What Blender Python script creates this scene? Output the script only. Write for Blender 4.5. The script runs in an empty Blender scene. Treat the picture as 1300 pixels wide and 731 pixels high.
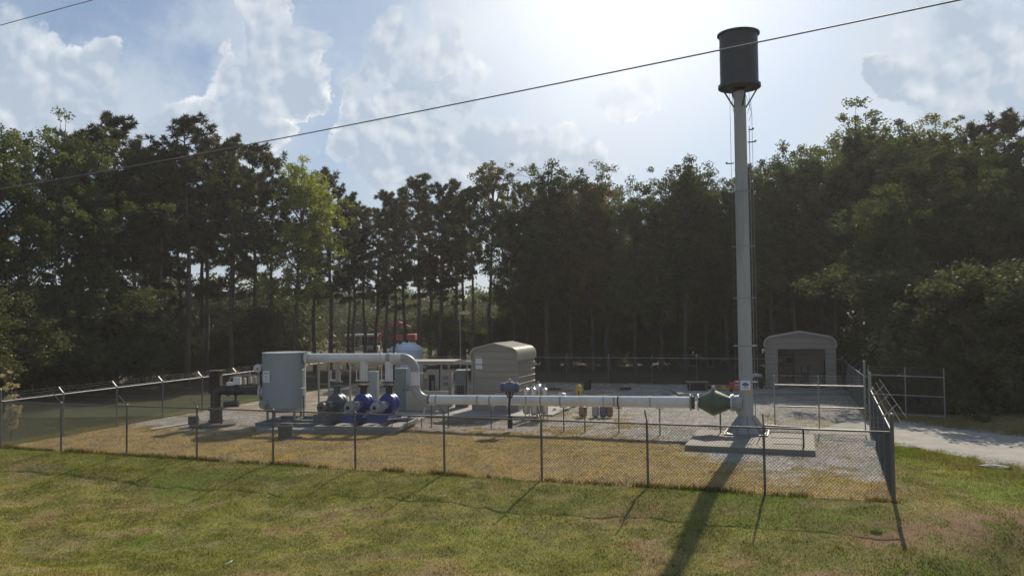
import bpy, math, random
import numpy as np
from mathutils import Vector, Matrix
random.seed(7); np.random.seed(7)
R = math.radians
scene = bpy.context.scene
col = scene.collection
PI = math.pi

# ------------------------------------------------------------------ materials
MATS = {}
def nodes(m):
    m.use_nodes = True
    nt = m.node_tree; nt.nodes.clear()
    return nt
def N(nt, t, **kw):
    n = nt.nodes.new(t)
    for k, v in kw.items():
        if k.startswith('i_'):
            key = k[2:]
            key = int(key) if key.isdigit() else key.replace('_', ' ')
            n.inputs[key].default_value = v
        else: setattr(n, k, v)
    return n
def mat(name, c, rough=.6, metal=0., var=.18, scale=3., c2=None, bump=.0, bscale=40., spec=.5, stretch=(1,1,1), amt2=.5):
    """base colour with wear variation; c2 = stain colour laid in patches"""
    if name in MATS: return MATS[name]
    m = bpy.data.materials.new(name); nt = nodes(m); L = nt.links.new
    out = N(nt, 'ShaderNodeOutputMaterial'); b = N(nt, 'ShaderNodeBsdfPrincipled')
    b.inputs['Roughness'].default_value = rough; b.inputs['Metallic'].default_value = metal
    b.inputs['Specular IOR Level'].default_value = spec
    L(b.outputs[0], out.inputs[0])
    tc = N(nt, 'ShaderNodeTexCoord'); mp = N(nt, 'ShaderNodeMapping'); mp.inputs['Scale'].default_value = stretch
    L(tc.outputs['Object'], mp.inputs[0])
    n1 = N(nt, 'ShaderNodeTexNoise'); n1.inputs['Scale'].default_value = scale; n1.inputs['Detail'].default_value = 8; n1.inputs['Roughness'].default_value = .65
    L(mp.outputs[0], n1.inputs['Vector'])
    mr = N(nt, 'ShaderNodeMapRange'); mr.inputs[1].default_value = .3; mr.inputs[2].default_value = .7
    mr.inputs[3].default_value = 1 - var; mr.inputs[4].default_value = 1 + var
    L(n1.outputs[0], mr.inputs[0])
    src = None
    if c2:
        n2 = N(nt, 'ShaderNodeTexNoise'); n2.inputs['Scale'].default_value = scale * .7; n2.inputs['Detail'].default_value = 9; n2.inputs['Roughness'].default_value = .7
        mp2 = N(nt, 'ShaderNodeMapping'); mp2.inputs['Scale'].default_value = stretch; mp2.inputs['Location'].default_value = (3.1, 7.7, 1.3)
        L(tc.outputs['Object'], mp2.inputs[0]); L(mp2.outputs[0], n2.inputs['Vector'])
        r2 = N(nt, 'ShaderNodeMapRange'); r2.inputs[1].default_value = .5; r2.inputs[2].default_value = .68; r2.inputs[3].default_value = 0; r2.inputs[4].default_value = amt2
        L(n2.outputs[0], r2.inputs[0])
        mx = N(nt, 'ShaderNodeMix', data_type='RGBA'); mx.inputs[6].default_value = (*c, 1); mx.inputs[7].default_value = (*c2, 1)
        L(r2.outputs[0], mx.inputs[0]); src = mx.outputs[2]
    mul = N(nt, 'ShaderNodeVectorMath', operation='SCALE')
    if src: L(src, mul.inputs[0])
    else: mul.inputs[0].default_value = c
    L(mr.outputs[0], mul.inputs[3]); L(mul.outputs[0], b.inputs['Base Color'])
    if bump:
        nb = N(nt, 'ShaderNodeTexNoise'); nb.inputs['Scale'].default_value = bscale; nb.inputs['Detail'].default_value = 6
        L(tc.outputs['Object'], nb.inputs['Vector'])
        bp = N(nt, 'ShaderNodeBump'); bp.inputs['Strength'].default_value = bump; bp.inputs['Distance'].default_value = .02
        L(nb.outputs[0], bp.inputs['Height']); L(bp.outputs[0], b.inputs['Normal'])
    MATS[name] = m
    return m

M = {}
M['galv'] = mat('galvanised steel', (.26,.265,.265), .5, .4, .15, 6)
M['wire'] = mat('fence wire', (.055,.053,.047), .6, .1, .15, 2)
M['post'] = mat('weathered steel darkened for backlight', (.115,.108,.098), .6, .1, .2, 5, c2=(.18,.13,.09))  # base colour darkened to carry the backlit look of posts and front rail
M['white'] = mat('white paint', (.52,.52,.51), .38, 0, .06, 2, c2=(.42,.37,.31), amt2=.45)
M['pipewhite'] = mat('cream white pipe paint', (.60,.59,.57), .22, 0, .06, 1.5, c2=(.40,.33,.26), amt2=.4)
M['pipegrey'] = mat('faded primer band', (.30,.29,.28), .5, 0, .12, 3)
M['beige'] = mat('beige paint', (.34,.31,.26), .5, 0, .08, 2, c2=(.28,.22,.16), amt2=.4)
M['siding'] = mat('tan metal siding', (.275,.242,.205), .5, .0, .05, 1.2, c2=(.18,.155,.13), amt2=.3)
M['roof'] = mat('pale metal roofing', (.42,.385,.33), .35, .1, .05, 1.2)
M['tankgrey'] = mat('blue grey tank paint', (.27,.30,.31), .42, 0, .05, 1.1, c2=(.21,.235,.24), amt2=.5, stretch=(1,1,.35))
M['colgrey'] = mat('light grey column paint', (.33,.322,.31), .5, 0, .07, 1.5, c2=(.215,.20,.18), amt2=.85, stretch=(2,2,.3))
M['darktank'] = mat('dark weathered steel', (.042,.042,.047), .5, .1, .15, 1.5, c2=(.06,.045,.035), amt2=.4)
M['black'] = mat('black pipe coating', (.03,.028,.028), .38, 0, .25, 4, c2=(.07,.045,.035), amt2=.6)
M['wetconcrete'] = mat('dark tarred concrete', (.085,.08,.073), .85, 0, .2, 3, c2=(.05,.045,.04), bump=.3)
M['rustblack'] = mat('rusty black iron', (.040,.029,.026), .7, .1, .3, 8, c2=(.085,.045,.03), amt2=.6)
M['blue'] = mat('blue pump enamel', (.020,.042,.20), .35, 0, .15, 3, c2=(.015,.02,.06), amt2=.5)
M['bluegrey'] = mat('faded blue cover', (.10,.105,.17), .5, 0, .15, 4)
M['skid'] = mat('grey blue skid paint', (.17,.19,.21), .5, .1, .1, 2, c2=(.16,.14,.12), amt2=.5)
M['pumpgrey'] = mat('dark grey green pump enamel', (.075,.09,.09), .45, 0, .15, 4, c2=(.04,.04,.04), amt2=.4)
M['motor'] = mat('grey motor casting', (.27,.28,.31), .45, .2, .1, 4)
M['brownmotor'] = mat('brown grey motor casting', (.13,.115,.11), .5, .2, .15, 4)
M['green'] = mat('dark green valve paint', (.075,.10,.058), .42, 0, .1, 4, c2=(.05,.065,.035), amt2=.5)
M['rust'] = mat('rust', (.13,.065,.035), .8, 0, .3, 9)
M['steel'] = mat('stainless steel', (.5,.5,.5), .28, .85, .12, 3)
M['concrete'] = mat('concrete', (.27,.255,.235), .85, 0, .1, 1.3, c2=(.19,.175,.155), bump=.3, amt2=.6)
M['concretedark'] = mat('old damp concrete', (.20,.19,.17), .9, 0, .15, 2, c2=(.11,.10,.09), bump=.3)
M['yellow'] = mat('yellow paint', (.50,.35,.05), .45, 0, .1, 4)
M['red'] = mat('red paint', (.50,.045,.03), .5, 0, .12, 4)
M['orange'] = mat('orange red machine paint', (.40,.055,.028), .5, 0, .1, 2)
M['darkglass'] = mat('dark glass', (.02,.022,.025), .12, 0, .1, 3)
M['dark'] = mat('black rubber', (.02,.02,.02), .7, 0, .2, 5)
M['teal'] = mat('grey green cabinet paint', (.15,.185,.18), .5, 0, .08, 3)
M['acgrey'] = mat('warm grey cabinet paint', (.18,.168,.17), .5, 0, .06, 3)
M['brown'] = mat('brown plastic', (.25,.13,.07), .5, 0, .1, 4)
M['wood'] = mat('weathered timber', (.20,.15,.10), .8, 0, .2, 5, stretch=(1,8,1))
M['signwhite'] = mat('white sign face', (.72,.73,.74), .4, 0, .03, 2)
M['signgrey'] = mat('sign grey print', (.30,.31,.33), .5, 0, .05, 2)
M['signblue'] = mat('sign blue print', (.08,.14,.30), .5, 0, .05, 2)
M['bark'] = mat('pine bark', (.095,.073,.057), .95, 0, .35, 2.5, c2=(.14,.11,.088), bump=.8, bscale=12, stretch=(1,1,.25))
M['barkgrey'] = mat('grey bark', (.078,.068,.055), .95, 0, .3, 2.5, bump=.8, bscale=12, stretch=(1,1,.3))
M['lamp'] = mat('tan lamp housing', (.50,.38,.20), .5, 0, .1, 4)
M['paper'] = mat('white paper scrap', (.75,.74,.70), .7, 0, .05, 4)
M['stone'] = mat('pale broken concrete', (.27,.255,.23), .9, 0, .12, 3, bump=.5)
M['poly'] = mat('white blue polyethylene', (.50,.55,.62), .4, 0, .05, 1.5)
M['trailer'] = mat('dusty white trailer paint', (.40,.40,.385), .5, 0, .08, 1.5, c2=(.3,.28,.25))
M['cable'] = mat('grey cable', (.16,.155,.15), .6, 0, .1, 3)

def leaf_mat(name, c, trans, hue=.25, ns=.35, tmix=.35):
    m = bpy.data.materials.new(name); nt = nodes(m); L = nt.links.new
    out = N(nt, 'ShaderNodeOutputMaterial')
    d = N(nt, 'ShaderNodeBsdfDiffuse'); t = N(nt, 'ShaderNodeBsdfTranslucent'); g = N(nt, 'ShaderNodeBsdfGlossy'); g.inputs['Roughness'].default_value = .45
    g.inputs['Color'].default_value = (.5,.5,.5,1)
    mx = N(nt, 'ShaderNodeMixShader'); mx.inputs[0].default_value = tmix
    mg = N(nt, 'ShaderNodeMixShader'); mg.inputs[0].default_value = .035
    tc = N(nt, 'ShaderNodeTexCoord'); oi = N(nt, 'ShaderNodeObjectInfo')
    n1 = N(nt, 'ShaderNodeTexNoise'); n1.inputs['Scale'].default_value = ns; n1.inputs['Detail'].default_value = 6; n1.inputs['Roughness'].default_value = .8
    ad = N(nt, 'ShaderNodeVectorMath', operation='ADD'); sc = N(nt, 'ShaderNodeMath', operation='MULTIPLY'); sc.inputs[1].default_value = 50
    L(oi.outputs['Random'], sc.inputs[0]); L(tc.outputs['Object'], ad.inputs[0]); L(sc.outputs[0], ad.inputs[1]); L(ad.outputs[0], n1.inputs['Vector'])
    cr = N(nt, 'ShaderNodeMix', data_type='RGBA')
    cr.inputs[6].default_value = (c[0]*(1-hue), c[1]*(1-hue*.8), c[2]*(1-hue*.3), 1); cr.inputs[7].default_value = (c[0]*(1+hue*1.6), c[1]*(1+hue), c[2]*(1+hue*.3), 1)
    mr = N(nt, 'ShaderNodeMapRange'); mr.inputs[1].default_value = .35; mr.inputs[2].default_value = .65
    L(n1.outputs[0], mr.inputs[0]); L(mr.outputs[0], cr.inputs[0])
    v = N(nt, 'ShaderNodeMapRange'); v.inputs[3].default_value = .75; v.inputs[4].default_value = 1.3
    L(oi.outputs['Random'], v.inputs[0])
    s = N(nt, 'ShaderNodeVectorMath', operation='SCALE'); L(cr.outputs[2], s.inputs[0]); L(v.outputs[0], s.inputs[3])
    L(s.outputs[0], d.inputs['Color'])
    s2 = N(nt, 'ShaderNodeVectorMath', operation='MULTIPLY'); s2.inputs[1].default_value = trans
    L(s.outputs[0], s2.inputs[0]); L(s2.outputs[0], t.inputs['Color'])
    L(d.outputs[0], mx.inputs[1]); L(t.outputs[0], mx.inputs[2]); L(mx.outputs[0], mg.inputs[1]); L(g.outputs[0], mg.inputs[2]); L(mg.outputs[0], out.inputs[0])
    return m
M['pineleaf'] = leaf_mat('pine needles', (.066,.070,.036), (1.3,1.35,.8))
M['leaf'] = leaf_mat('broad leaves', (.075,.090,.037), (1.5,1.65,.7))
M['leafbright'] = leaf_mat('bright yellow green leaves', (.150,.170,.055), (1.7,1.8,.65), tmix=.42)
M['leafolive'] = leaf_mat('olive leaves', (.100,.108,.042), (1.7,1.7,.7), tmix=.4)
M['leafunder'] = leaf_mat('understory leaves', (.064,.072,.036), (1.5,1.55,.8))
M['leafflare'] = leaf_mat('leaves browned for flare', (.115,.085,.042), (1.6,1.4,.7), tmix=.4)  # brown cast of lens flare put into the leaf colour
M['leafpale'] = leaf_mat('pale dry leaves', (.40,.36,.22), (1.2,1.2,.9))

# ------------------------------------------------------------------ mesh builder
class MB:
    def __init__(s): s.v = []; s.f = []; s.sm = []
    def add(s, vs, fs, smooth=False):
        o = len(s.v); s.v += [tuple(x) for x in vs]
        for f in fs: s.f.append(tuple(o + i for i in f)); s.sm.append(smooth)
        return s
    def box(s, c, d, rz=0, mtx=None):
        x, y, z = d[0]/2, d[1]/2, d[2]/2
        vs = [Vector((a*x, b*y, e*z)) for a in (-1,1) for b in (-1,1) for e in (-1,1)]
        m = Matrix.Translation(c) @ (mtx if mtx is not None else Matrix.Rotation(rz, 4, 'Z'))
        s.add([m @ v for v in vs], [(0,1,3,2),(4,6,7,5),(0,4,5,1),(2,3,7,6),(0,2,6,4),(1,5,7,3)])
        return s
    def bar(s, a, b, w, h=None):
        a = Vector(a); b = Vector(b); h = h or w
        d = b - a; L = d.length
        q = d.to_track_quat('Y', 'Z').to_matrix().to_4x4()
        return s.box((a + b) / 2, (w, L, h), mtx=q)
    def tube(s, a, b, r, r2=None, n=16, cap=True, smooth=True):
        return s.path([a, b], [r, r if r2 is None else r2], n, cap, smooth)
    def path(s, pts, rs, n=16, cap=True, smooth=True):
        pts = [Vector(p) for p in pts]
        if not isinstance(rs, (list, tuple)): rs = [rs] * len(pts)
        o = []; prev = None
        for i, p in enumerate(pts):
            if i == 0: d = pts[1] - p
            elif i == len(pts) - 1: d = p - pts[i-1]
            else: d = (pts[i+1] - p).normalized() + (p - pts[i-1]).normalized()
            d.normalize()
            if prev is None:
                u = d.orthogonal().normalized()
            else:
                u = (prev - d * prev.dot(d)).normalized()
            prev = u; w = d.cross(u)
            o += [p + (u * math.cos(2*PI*k/n) + w * math.sin(2*PI*k/n)) * rs[i] for k in range(n)]
        fs = [(i*n+k, i*n+(k+1)%n, (i+1)*n+(k+1)%n, (i+1)*n+k) for i in range(len(pts)-1) for k in range(n)]
        s.add(o, fs, smooth)
        if cap:
            s.add(o[:n], [tuple(reversed(range(n)))]); s.add(o[-n:], [tuple(range(n))])
        return s
    def lathe(s, prof, c=(0,0,0), axis=(0,0,1), n=32, smooth=True, cap=True):
        """prof: list of (r, h) along axis"""
        c = Vector(c); a = Vector(axis).normalized(); u = a.orthogonal().normalized(); w = a.cross(u)
        vs = [c + a*h + (u*math.cos(2*PI*k/n) + w*math.sin(2*PI*k/n))*r for r, h in prof for k in range(n)]
        for i in range(len(prof)-1):   # sharp rings: duplicate vertices
            s.add(vs[i*n:(i+2)*n], [(k, (k+1)%n, n+(k+1)%n, n+k) for k in range(n)], smooth)
        if cap:
            s.add(vs[:n], [tuple(reversed(range(n)))]); s.add(vs[-n:], [tuple(range(n))])
        return s
    def flange(s, c, axis, r, t, nb=12, n=28):
        a = Vector(axis).normalized()
        s.lathe([(r, -t/2), (r, t/2)], c, axis, n)
        u = a.orthogonal().normalized(); w = a.cross(u); c = Vector(c)
        for k in range(nb):
            p = c + (u*math.cos(2*PI*k/nb) + w*math.sin(2*PI*k/nb)) * r * .86
            s.tube(p - a*(t*.5+.018), p + a*(t*.5+.018), r*.05+.004, n=6)
        return s
    def prism(s, poly, y0, y1, mtx=None):
        """poly: (x,z) outline extruded along y"""
        n = len(poly)
        vs = [Vector((x, y0, z)) for x, z in poly] + [Vector((x, y1, z)) for x, z in poly]
        if mtx is not None: vs = [mtx @ v for v in vs]
        s.add(vs, [tuple(range(n)), tuple(reversed(range(n, 2*n)))])
        s.add(vs, [(i, i+n, (i+1)%n+n, (i+1)%n) for i in range(n)])
        return s
    def build(s, name, m, parent=None, loc=None, rz=0, bevel=0, tag_=None):
        me = bpy.data.meshes.new(name)
        me.from_pydata(s.v, [], s.f); me.polygons.foreach_set('use_smooth', s.sm)
        me.materials.append(M[m] if isinstance(m, str) else m); me.update()
        o = bpy.data.objects.new(name, me); col.objects.link(o)
        if parent: o.parent = parent
        if loc is not None: o.location = loc
        if rz: o.rotation_euler.z = rz
        if bevel:
            b = o.modifiers.new('bevel', 'BEVEL'); b.width = bevel; b.segments = 2; b.limit_method = 'ANGLE'; b.angle_limit = R(40)
        return o

def tag(o, label=None, cat=None, group=None, kind=None):
    if label: o['label'] = label
    if cat: o['category'] = cat
    if group: o['group'] = group
    if kind: o['kind'] = kind
    return o
def thing(name, label, cat, loc=(0,0,0), rz=0, group=None):
    o = bpy.data.objects.new(name, None); col.objects.link(o)
    o.empty_display_size = .2; o.location = loc; o.rotation_euler.z = rz
    return tag(o, label, cat, group)
def kids(o): return [c for c in list(bpy.data.objects) if c.parent == o]
def copy_tree(o, parent=None):
    c = o.copy(); col.objects.link(c); c.parent = parent
    for ch in kids(o): copy_tree(ch, c)
    return c

# ------------------------------------------------------------------ site frame
CORNER = np.array([9.89, 21.13]); FL = np.array([-20.31, 31.94])
t_ = (FL - CORNER); FLEN = float(np.hypot(*t_)); t_ = t_ / FLEN     # along the front fence, leftwards
NOUT = np.array([-.337, -.9415])                                     # outward, towards the camera
MOUT = np.array([.932, -.362])                                       # outward on the right side
GATE_N = np.array([14.55, 32.9]); GATE_F = np.array([17.0, 39.0]); BR = np.array([21.6, 52.9]); BL = np.array([-10.8, 64.2])
def sst(x, a, b):
    t = np.clip((x - a) / (b - a), 0, 1); return t * t * (3 - 2 * t)

_perm = np.random.RandomState(3).rand(256, 256)
def vnoise(x, y):
    xi = np.floor(x).astype(int); yi = np.floor(y).astype(int); fx = x - xi; fy = y - yi
    fx = fx*fx*(3-2*fx); fy = fy*fy*(3-2*fy)
    g = lambda a, b: _perm[a & 255, b & 255]
    return (g(xi,yi)*(1-fx)+g(xi+1,yi)*fx)*(1-fy) + (g(xi,yi+1)*(1-fx)+g(xi+1,yi+1)*fx)*fy
def fbm(x, y, s, o=4):
    x = np.asarray(x, float)*s + 31.7; y = np.asarray(y, float)*s + 17.3; a = 0; amp = .5; t = 0
    for k in range(o):
        a = a + amp*vnoise(x, y); t += amp; amp *= .55; x = x*2.03+5.1; y = y*2.03+1.7
    return a / t
def seg_dist(x, y, a, b):
    ax, ay = a; bx, by = b; dx, dy = bx-ax, by-ay
    t = np.clip(((x-ax)*dx + (y-ay)*dy) / (dx*dx+dy*dy), 0, 1)
    return np.hypot(x-ax-t*dx, y-ay-t*dy)
def dfront(x, y): return (x - CORNER[0])*NOUT[0] + (y - CORNER[1])*NOUT[1]
def dright(x, y): return (x - CORNER[0])*MOUT[0] + (y - CORNER[1])*MOUT[1]
ROAD_PTS = [(14.0,35.6),(15.8,34.0),(18.0,30.2),(20.6,24.5),(22.6,18.0),(23.4,9.0)]
def road_dist(x, y):
    return np.min([seg_dist(x, y, a, b) for a, b in zip(ROAD_PTS, ROAD_PTS[1:])], axis=0)
def zg(x, y):
    x = np.asarray(x, float); y = np.asarray(y, float)
    d = dfront(x, y); dr = dright(x, y)
    h = -.52 * sst(d, -.1, 5.5)
    h = h - .18 * sst(dr, .3, 4) * (1 - sst(d, -2, 2))
    # bank by the camera, bottom left, and the shoulder that carries the road under the camera
    lb = (x + 12.3)*(-.442) + (y - 19.3)*(-.897)
    h = h + .35 * sst(lb, -.8, 1.6) * (1 - sst(x, -6, 0))
    h = h + .9 * sst(12.5 - y, 0, 3.5)
    # ditch, bottom right
    dd = seg_dist(x, y, (4.4, 12.9), (15.5, 20.6))
    h = h - .62 * np.exp(-(dd/.85)**2) * sst(x, 4.5, 7.5)
    amp = sst(d, .2, 2)
    h = h + amp * ((fbm(x, y, .35) - .5)*.30 + (fbm(x, y, 1.6) - .5)*.11)
    h = h + (fbm(x, y, 2.2, 3) - .5)*.05 * (1 - amp)
    rd = road_dist(x, y)
    w = 1 - sst(rd, 2.6, 4.2)
    h = h*(1 - w) + w*(-.10 - .30*sst(d, 2, 8))
    h = h + sst(y, 90, 220)*1.0
    w2 = sst(11.5 - y, 0, 2.5); h = h*(1 - w2) + .44*w2
    return h
def Z(x, y): return float(zg(x, y))
# ------------------------------------------------------------------ ground
def axis_pts(lo, hi, step, far):
    a = list(np.arange(lo, hi, step)); s = step
    x = hi
    while x < far: a.append(x); s *= 1.13; x += s
    a.append(far); s = step; x = lo - step; b = []
    while x > -far: b.append(x); s *= 1.13; x -= s
    b.append(-far)
    return np.array(b[::-1] + a)
def surface_masks(x, y):
    """what lies on the ground: gravel, dry inside grass, dirt, lush; all 0..1"""
    d = dfront(x, y); dr = dright(x, y)
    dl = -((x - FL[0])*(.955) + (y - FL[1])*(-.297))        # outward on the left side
    inside = (1 - sst(d, -.12, .12)) * (1 - sst(dr, -.1, .25)) * (1 - sst(dl, -.2, .3))
    s = (CORNER[0] - x)*.9415 + (y - CORNER[1])*.337           # metres leftwards from the right corner
    n1 = fbm(x, y, .45); n2 = fbm(x, y, 1.7, 5); n3 = fbm(x, y, .16, 3)
    thr = 2.6 + 6.6*sst(s, 1.5, 9) - 2.6*sst(s, 19, 29) + (n1 - .5)*4.0 + (n2-.5)*5.0
    gravel = inside * sst(-d - thr, -1.3, 1.3)
    litter = inside*sst(s, 11, 15)*sst(-d + (n1-.5)*4, 9.5, 12.5)
    # gold patches of grass that survive further in
    gravel = gravel * (1 - .8*sst(n1*.6+n2*.4, .53, .63)*(1 - sst(-d, 13, 19)))
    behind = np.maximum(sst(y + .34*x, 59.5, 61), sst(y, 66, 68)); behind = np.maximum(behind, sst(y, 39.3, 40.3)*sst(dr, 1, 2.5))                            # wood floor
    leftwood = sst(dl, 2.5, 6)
    rd = road_dist(x, y)
    edge = rd + (n2 - .5)*1.6
    gravel = np.maximum(gravel, (1 - sst(edge, 2.9, 3.5)) * (1 - inside))
    # eroded lip at the front fence
    lip = np.exp(-((d - .02)/.10)**2)*(1 - sst(dr, 0, .5))
    dirt = np.zeros_like(x)
    dirt = np.maximum(dirt, .95*np.exp(-(seg_dist(x, y, (8.3, 18.6), (12.6, 20.0))/.95)**2) * sst(n2, .33, .5))
    dirt = np.maximum(dirt, .8*np.exp(-(seg_dist(x, y, (5.0, 17.6), (7.2, 16.6))/.6)**2) * sst(n2, .36, .5))
    dirt = np.maximum(dirt, .8*np.exp(-(seg_dist(x, y, (10.5, 21.6), (11.5, 26))/.7)**2) * sst(n2, .35, .6))
    dirt = np.maximum(dirt, .8*np.exp(-(seg_dist(x, y, (-3, 15), (4.5, 14.2))/1.1)**2) * sst(n2, .42, .6))
    dirt = np.maximum(dirt, .6*sst(n1*.5 + n2*.5, .60, .68)*sst(d, .3, 1.5))
    gravel = gravel*(1 - .75*litter*sst(n2, .3, .5))
    return dict(litter=litter, inside=inside, gravel=gravel, lip=lip, dirt=dirt, wood=np.maximum(behind, leftwood*sst(y, 44, 50)), n1=n1, n2=n2, n3=n3, d=d, dr=dr, dl=dl)
def lerp(a, b, t): return a*(1-t)[..., None] + b*t[..., None]
C_ = lambda *c: np.array(c, float)
def ground_color(x, y):
    m = surface_masks(x, y); n1, n2, n3 = m['n1'], m['n2'], m['n3']
    hi = fbm(x, y, 5.0, 3)
    green = lerp(C_(.158,.160,.040), C_(.212,.186,.064), sst(n1*.6 + n2*.4, .42, .62)*.8)
    green = lerp(green, C_(.115,.150,.026), sst(n3*.5+n2*.5, .52, .64)*.8)
    green = lerp(green, C_(.255,.200,.115), sst(fbm(x*.5+y*.2, y*1.7, 1.0, 5), .54, .70)*.55)
    green = green * ((.80 + .4*hi)*(.80 + .34*sst(n2, .3, .68)))[..., None]
    dry = lerp(C_(.305,.220,.090), C_(.245,.188,.108), sst(n2, .4, .62))
    dry = lerp(dry, C_(.40,.285,.06), sst(n1, .55, .68)*.6*np.exp(-((m['d']+1.0)/1.2)**2))
    dry = lerp(dry, C_(.17,.15,.04), sst(hi*.5+n1*.5, .55, .68)*.5)
    green = lerp(green, C_(.055,.068,.028), sst(m['dl'], 0, 2))  # tree shade beyond the left fence, painted into the grass colour
    green = lerp(green, C_(.26,.20,.10), sst(y, 32.5, 34)*sst(x, 16, 18)*.8)
    c = lerp(green, dry, m['inside'])
    c = lerp(c, C_(.20,.15,.10), m['litter']*.85)
    grav = lerp(C_(.345,.322,.292), C_(.26,.243,.222), sst(n2, .35, .65))
    road = 1 - sst(road_dist(x, y), 2.4, 3.2)
    c = lerp(c, C_(.20,.15,.10), m['litter']*.85)
    grav = lerp(grav, C_(.30,.285,.25), road)
    c = lerp(c, grav, m['gravel'])
    c = lerp(c, C_(.20,.122,.074), m['dirt']*(1-m['gravel']))
    c = lerp(c, C_(.070,.042,.022), np.clip(m['lip']*(-.3+1.5*n2), 0, .9))
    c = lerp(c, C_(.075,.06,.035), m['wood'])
    return np.clip(c, 0, 1), m

xs = axis_pts(-24, 24, .15, 900); ys = axis_pts(12.5, 48, .15, 900)
gx, gy = np.meshgrid(xs, ys); gz = zg(gx, gy)
nx, ny = len(xs), len(ys)
co = np.stack([gx, gy, gz], -1).reshape(-1, 3)
me = bpy.data.meshes.new('ground')
idx = (np.arange(ny-1)[:, None]*nx + np.arange(nx-1)[None, :]).ravel()
quads = np.stack([idx, idx+1, idx+nx+1, idx+nx], -1)
def fast_mesh(me, co, faces, k):
    nf = len(faces)
    me.vertices.add(len(co)); me.vertices.foreach_set('co', co.astype(np.float32).ravel())
    me.loops.add(nf*k); me.loops.foreach_set('vertex_index', faces.astype(np.int32).ravel())
    me.polygons.add(nf); me.polygons.foreach_set('loop_start', (np.arange(nf)*k).astype(np.int32))
    me.update(calc_edges=True)
fast_mesh(me, co, quads, 4); me.polygons.foreach_set('use_smooth', np.ones(len(quads), bool))
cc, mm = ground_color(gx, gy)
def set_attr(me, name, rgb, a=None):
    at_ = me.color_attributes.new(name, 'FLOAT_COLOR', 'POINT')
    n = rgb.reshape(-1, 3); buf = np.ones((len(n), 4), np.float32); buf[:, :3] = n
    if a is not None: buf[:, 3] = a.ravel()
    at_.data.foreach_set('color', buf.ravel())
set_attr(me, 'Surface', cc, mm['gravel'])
ground = bpy.data.objects.new('ground', me); col.objects.link(ground); tag(ground, kind='structure')
def ground_mat():
    m = bpy.data.materials.new('ground cover'); nt = nodes(m); L = nt.links.new
    out = N(nt, 'ShaderNodeOutputMaterial'); b = N(nt, 'ShaderNodeBsdfPrincipled'); b.inputs['Roughness'].default_value = .95; b.inputs['Specular IOR Level'].default_value = .15
    L(b.outputs[0], out.inputs[0])
    at_ = N(nt, 'ShaderNodeAttribute', attribute_name='Surface'); tc = N(nt, 'ShaderNodeTexCoord')
    n1 = N(nt, 'ShaderNodeTexNoise'); n1.inputs['Scale'].default_value = 14; n1.inputs['Detail'].default_value = 8; n1.inputs['Roughness'].default_value = .75
    L(tc.outputs['Object'], n1.inputs['Vector'])
    r1 = N(nt, 'ShaderNodeMapRange'); r1.inputs[1].default_value = .3; r1.inputs[2].default_value = .7; r1.inputs[3].default_value = .6; r1.inputs[4].default_value = 1.4
    L(n1.outputs[0], r1.inputs[0])
    vo = N(nt, 'ShaderNodeTexVoronoi'); vo.inputs['Scale'].default_value = 17; L(tc.outputs['Object'], vo.inputs['Vector'])
    sx = N(nt, 'ShaderNodeSeparateColor'); L(vo.outputs['Color'], sx.inputs[0])
    r2 = N(nt, 'ShaderNodeMapRange'); r2.inputs[3].default_value = .45; r2.inputs[4].default_value = 1.5; L(sx.outputs[0], r2.inputs[0])
    mx = N(nt, 'ShaderNodeMix', data_type='FLOAT'); L(at_.outputs['Alpha'], mx.inputs[0]); L(r1.outputs[0], mx.inputs[2]); L(r2.outputs[0], mx.inputs[3])
    s = N(nt, 'ShaderNodeVectorMath', operation='SCALE'); L(at_.outputs['Color'], s.inputs[0]); L(mx.outputs[0], s.inputs[3]); L(s.outputs[0], b.inputs['Base Color'])
    hm = N(nt, 'ShaderNodeMix', data_type='FLOAT'); L(at_.outputs['Alpha'], hm.inputs[0]); L(n1.outputs[0], hm.inputs[2]); L(vo.outputs['Distance'], hm.inputs[3])
    bp = N(nt, 'ShaderNodeBump'); bp.inputs['Strength'].default_value = .9; bp.inputs['Distance'].default_value = .05; L(hm.outputs[0], bp.inputs['Height']); L(bp.outputs[0], b.inputs['Normal'])
    return m
me.materials.append(ground_mat())

def attr_mat(name, rough=.9, tr=.0):
    m = bpy.data.materials.new(name); nt = nodes(m); L = nt.links.new
    out = N(nt, 'ShaderNodeOutputMaterial'); a = N(nt, 'ShaderNodeAttribute', attribute_name='Tint')
    d = N(nt, 'ShaderNodeBsdfDiffuse'); L(a.outputs['Color'], d.inputs['Color'])
    if tr:
        t = N(nt, 'ShaderNodeBsdfTranslucent'); mx = N(nt, 'ShaderNodeMixShader'); mx.inputs[0].default_value = tr
        s = N(nt, 'ShaderNodeVectorMath', operation='MULTIPLY'); s.inputs[1].default_value = (1.5, 1.5, .9)
        L(a.outputs['Color'], s.inputs[0]); L(s.outputs[0], t.inputs['Color']); L(d.outputs[0], mx.inputs[1]); L(t.outputs[0], mx.inputs[2]); L(mx.outputs[0], out.inputs[0])
    else: L(d.outputs[0], out.inputs[0])
    return m
def in_view(x, y, pad=1.12): return np.abs(x) < y*.64*pad

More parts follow.
